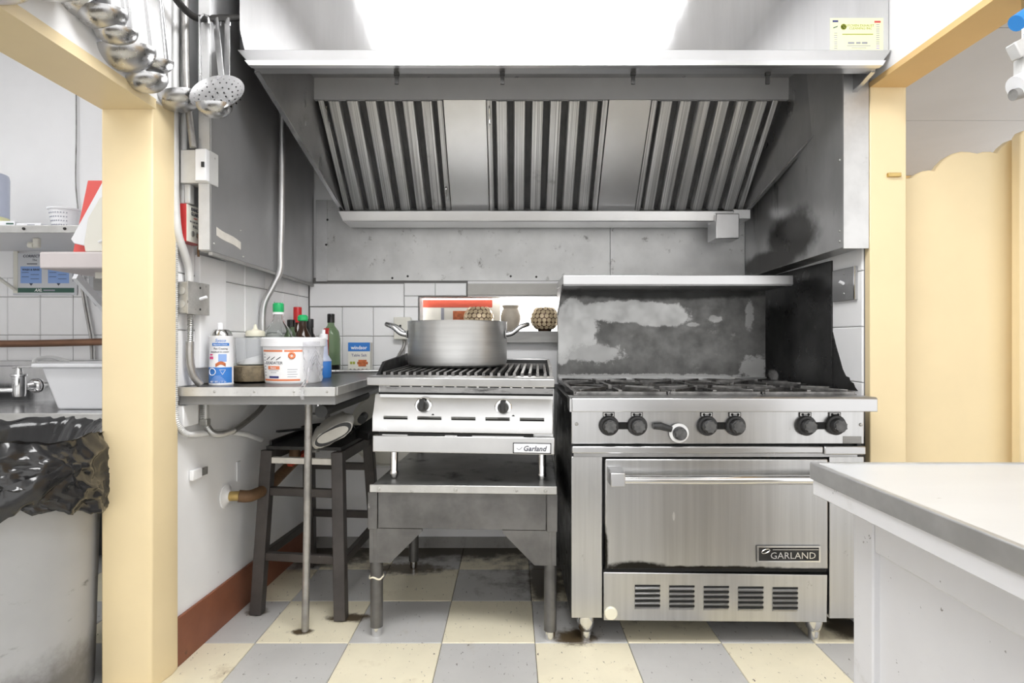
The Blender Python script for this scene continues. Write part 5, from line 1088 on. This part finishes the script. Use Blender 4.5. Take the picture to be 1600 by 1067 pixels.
cable('power_cable', 'thin white cable beside the thicker grey one on the tiles', 'cable', [(px(125, 2.72), 2.738, 1.32), (px(129, 2.72), 2.738, 1.22), (px(136, 2.72), 2.738, 1.10), (px(143, 2.72), 2.738, .98), (px(144, 2.72), 2.738, .90)], .004, 'conduit', False)
cable('hanging_wire', 'thin dark wire hanging down the white wall above the red board', 'wire', [(px(117, 2.74), 2.745, 2.45), (px(118, 2.74), 2.745, 2.0), (px(117, 2.74), 2.745, 1.75), (px(121, 2.74), 2.745, 1.6), (px(124, 2.74), 2.745, 1.44)], .003, 'sill', False)

# waste bin with bag
gx, gy = -1.432, 1.545
GC = thing('garbage_can', 'scuffed grey round garbage can beside the yellow post', 'garbage can', (gx, gy, 0), 0, True)
MB().lathe([(0, 0), (.246, 0), (.254, .006), (.272, .69), (.280, .70), (.280, .715), (.270, .715), (.262, .70), (.244, .01), (0, .01)], n=64).build('body', 'can_grey', GC)
n = 200; vs_ = []
prof = [(.13, -.20), (.17, -.14), (.205, -.08), (.235, -.04), (.25, -.015), (.262, .0)] + [(.268 + .016 * math.sin(PI * k / 4), .004 + .012 * math.sin(PI * k / 4)) for k in range(1, 4)]
hang = 34
def ridge(p_): return 1 - 2 * abs(mnoise.noise(p_))          # sharp creases
for j in range(len(prof) + hang):
    for i in range(n):
        a = 2 * PI * i / n; cx_, sy_ = math.cos(a), math.sin(a)
        q = Vector((cx_ * .28, sy_ * .28, j * .006))
        r1_ = ridge(q * 11 + Vector((0, 0, 3))); r2_ = ridge(q * 26 + Vector((5, 1, 0))); r3_ = ridge(q * 55)
        if j < len(prof): r, z = prof[j]; z += .716 + .012 * r1_ * (j > 3) + .006 * r2_; r += .010 * r2_ - .006 * r1_
        else:
            f_ = (j - len(prof) + 1) / hang
            hem = .150 + .05 * math.sin(a * 2 + 1.2) + .04 * mnoise.noise((cx_ * 2, sy_ * 2, 4.4)) + .012 * r2_
            z = .718 - hem * f_ + .004 * r3_
            r = .290 + .010 * f_ + (.016 * r1_ + .010 * r2_ + .004 * r3_) * min(1, .35 + f_ * 1.6) - .010 * f_ * f_
            r = max(r, .2835)
        vs_.append((r * cx_, r * sy_, z))
fs = [(j * n + i, j * n + (i + 1) % n, (j + 1) * n + (i + 1) % n, (j + 1) * n + i) for j in range(len(prof) + hang - 1) for i in range(n)]
bag = thing('garbage_bag', 'crumpled black bin bag folded over the grey garbage can', 'garbage bag', (gx, gy, .5))
bm_ = MB(); bm_.add([(x + gx, y + gy, z) for x, y, z in vs_], fs); bo = bm_.build('bag_skirt', 'bag', bag, smooth=50)
md = bo.modifiers.new('solid', 'SOLIDIFY'); md.thickness = .0012
k0 = [(-1.29, 1.288, .54), (-1.24, 1.31, .575), (-1.20, 1.35, .60), (-1.165, 1.40, .625), (-1.145, 1.46, .648), (-1.128, 1.50, .655)]
pts = smooth_path(k0, 6); mb = MB(); vs_ = []; nn = 10
for i, p_ in enumerate(pts):
    t_ = i / (len(pts) - 1); rr = .010 + .016 * math.sin(PI * min(1, t_ * .9 + .1))
    for k in range(nn):
        a = 2 * PI * k / nn; q = 1 + .35 * mnoise.noise((k * 1.3, i * .45, 2))
        vs_.append((p_.x + rr * .45 * q * math.cos(a) + .006, p_.y - rr * .4 * q * math.cos(a), p_.z + rr * 1.35 * q * math.sin(a)))
mb.add(vs_, [(i * nn + k, i * nn + (k + 1) % nn, (i + 1) * nn + (k + 1) % nn, (i + 1) * nn + k) for i in range(len(pts) - 1) for k in range(nn)] + [tuple(range(nn)), tuple(range((len(pts) - 1) * nn, len(pts) * nn))])
mb.build('bag_knot', 'bag', bag, smooth=50)

# ------------------------------------------------------------------ right side: counter, saloon doors, hanging clamp
CT = thing('work_counter', 'white work counter with dull metal edging at right foreground', 'counter', (.87, .66, 0))
cz = .760; X0, X1, Ya, Yb = .553, 1.19, .12, 1.071
B(X0 + .012, X1, Ya, Yb - .012, cz - .012, cz - .001).build('top', 'counter_top', CT)
B(X0, X0 + .012, Ya, Yb, cz - .030, cz + .001).build('side_edging', 'counter_edge', CT, bevel=.002)
B(X0 + .012, X1, Yb - .012, Yb, cz - .030, cz + .001).build('back_edging', 'counter_edge', CT, bevel=.002)
B(X0 + .004, X1, Ya, Yb - .004, cz - .058, cz - .0125).build('core_board', 'counter_white', CT, bevel=.002)
bx0 = .632
B(bx0, X1, Ya + .02, 1.045, .02, cz - .058).build('cabinet', 'counter_white', CT, bevel=.002)
B(bx0 - .010, bx0, Ya + .02, .99, .622, cz - .058).build('side_apron', 'counter_white', CT, bevel=.004)
B(bx0 - .012, bx0 + .02, .99, 1.047, .0, cz - .058).build('corner_post', 'counter_white', CT, bevel=.003)
B(bx0 + .03, X1, Ya + .05, 1.0, 0, .02).build('plinth', 'dark', CT)
def leaf(name, label, pts, yb, ya, zb, hinge=None):
    t = thing(name, label, 'saloon door', ((pts[0][0] + pts[-1][0]) / 2, (ya + yb) / 2, zb))
    poly = [(pts[0][0], zb)] + pts + [(pts[-1][0], zb)]
    MB().prism(poly, lambda a, b, t_: (a, t_, b), ya, yb).build('panel', 'yellow', t, bevel=.004)
    return t
D1 = 2.0
raw = [(1386, 288), (1391, 282), (1405, 279), (1424, 277), (1432, 271), (1442, 266.5), (1452, 265), (1461, 266), (1468, 256), (1478, 246), (1490, 239), (1502, 236), (1515, 236.5), (1528, 239), (1536, 236.5), (1548, 236), (1558, 238.5), (1566, 228), (1577, 219), (1583, 217)]
SD = leaf('saloon_door', 'cream yellow saloon door leaf with scalloped top beside the jamb', [(px(x, D1), pz(y, D1)) for x, y in raw], D1 + .03, D1, .45)
SD2 = leaf('saloon_door', 'partly visible saloon door leaf at the right photo edge', [(1.712, pz(214, 1.96)), (1.722, pz(207, 1.96)), (1.745, pz(203, 1.96)), (1.85, pz(196, 1.96)), (2.10, pz(196, 1.96))], 1.976, 1.94, .45)
hg = MB().box(px(1384, 1.93), px(1404, 1.93), 1.915, 1.999, pz(277, 1.93), pz(271, 1.93)).build('hinge_plate', 'brass', SD, bevel=.001)
MB().cyl((px(1397, 1.96), 1.985, pz(286, 1.96)), (px(1397, 1.96), 1.985, pz(268, 1.96)), .006, n=12).build('hinge_pin', 'brass', hg)
for z in (pz(288, 2),): MB().lathe([(.004, 0), (.003, -.002), (0, -.003)], (px(1392, 2), 2.0, z - .006), 8, 'y').build('screw', 'brass', SD)
HC = thing('hanging_clamp', 'white metal clamp with blue handle hanging under the right lintel', 'clamp', (1.262, 1.43, 1.834))
MB().cyl((1.272, 1.43, 1.70), (1.272, 1.43, 1.834), .006, n=10).build('rod', 'chrome', HC)
MB().cyl((1.225, 1.40, 1.758), (1.29, 1.40, 1.802), .020, n=16).build('blue_handle', 'blue_handle', HC)
MB().bar((1.222, 1.405, 1.690), (1.30, 1.405, 1.728), .030, .040).build('jaw', 'conduit', HC, bevel=.003)
MB().bar((1.262, 1.42, 1.64), (1.262, 1.42, 1.70), .030, .030).build('body', 'conduit', HC, bevel=.003)
MB().cyl((1.232, 1.41, 1.608), (1.30, 1.41, 1.640), .026, n=18).build('roller', 'white_plastic', HC); MB().cyl((1.226, 1.41, 1.588), (1.29, 1.41, 1.606), .014, n=14).build('roller_pin', 'sill', HC)

# ------------------------------------------------------------------ on the hatch sill
hs = 1.0345
mn = thing('menu_card', 'white card with red band standing in the serving hatch', 'card', (-.25, 2.93, hs))
B(-.46, -.06, 2.925, 2.933, hs, 1.198).build('card', 'off_white', mn)
B(-.46, -.10, 2.9235, 2.925, 1.158, 1.196).build('red_band', 'red_lever', mn); B(-.30, -.22, 2.9235, 2.925, 1.09, 1.14).build('picture', 'food', mn); B(-.36, -.345, 2.9235, 2.925, hs, 1.155).build('grey_bar', 'print_grey', mn)
def globe(label, x, y, r):
    t = thing('mosaic_globe', label, 'candle holder', (x, y, hs), 0, True, 'mosaic candle globes')
    prof = [(r * .45, 0)] + [(r * math.cos(a), r * .92 + r * .92 * math.sin(a)) for a in [(-1.05 + 1.95 * k / 12) for k in range(13)]]
    prof += [(q - .003, z) for q, z in prof[::-1]]
    MB().lathe(prof, n=36).build('shell', 'mosaic', t)
    rows = 6
    for j in range(rows):
        b = -.80 + 1.55 * j / (rows - 1); cnt = max(8, int(20 * math.cos(b)))
        for k in range(cnt):
            a = 2 * PI * (k + .5 * (j % 2)) / cnt
            if math.sin(a) > .35: continue
            c = Vector((r * math.cos(b) * math.cos(a), r * math.cos(b) * math.sin(a), r * .92 + r * .92 * math.sin(b))); nrm = Vector((math.cos(b) * math.cos(a), math.cos(b) * math.sin(a), math.sin(b)))
            MB().cyl(c - nrm * .001, c + nrm * .0015, r * .15, n=8).build('mosaic_chip', 'mosaic_chip', t)
    return t
globe('mosaic candle globe half hidden behind the stock pot', px(748, 2.84), 2.84, .072)
globe('mosaic candle globe at the right end of the serving hatch', px(851, 2.82), 2.82, .070)
vz = thing('stone_vase', 'small pale vase between the two mosaic globes', 'vase', (px(798, 2.84), 2.84, hs), 0, True)
MB().lathe([(0, 0), (.028, 0), (.034, .01), (.049, .055), (.050, .075), (.042, .103), (.036, .112), (.042, .124), (.044, .128), (.041, .128), (.033, .112), (.045, .07), (.03, .008), (0, .006)], n=36).build('body', 'vase', vz)
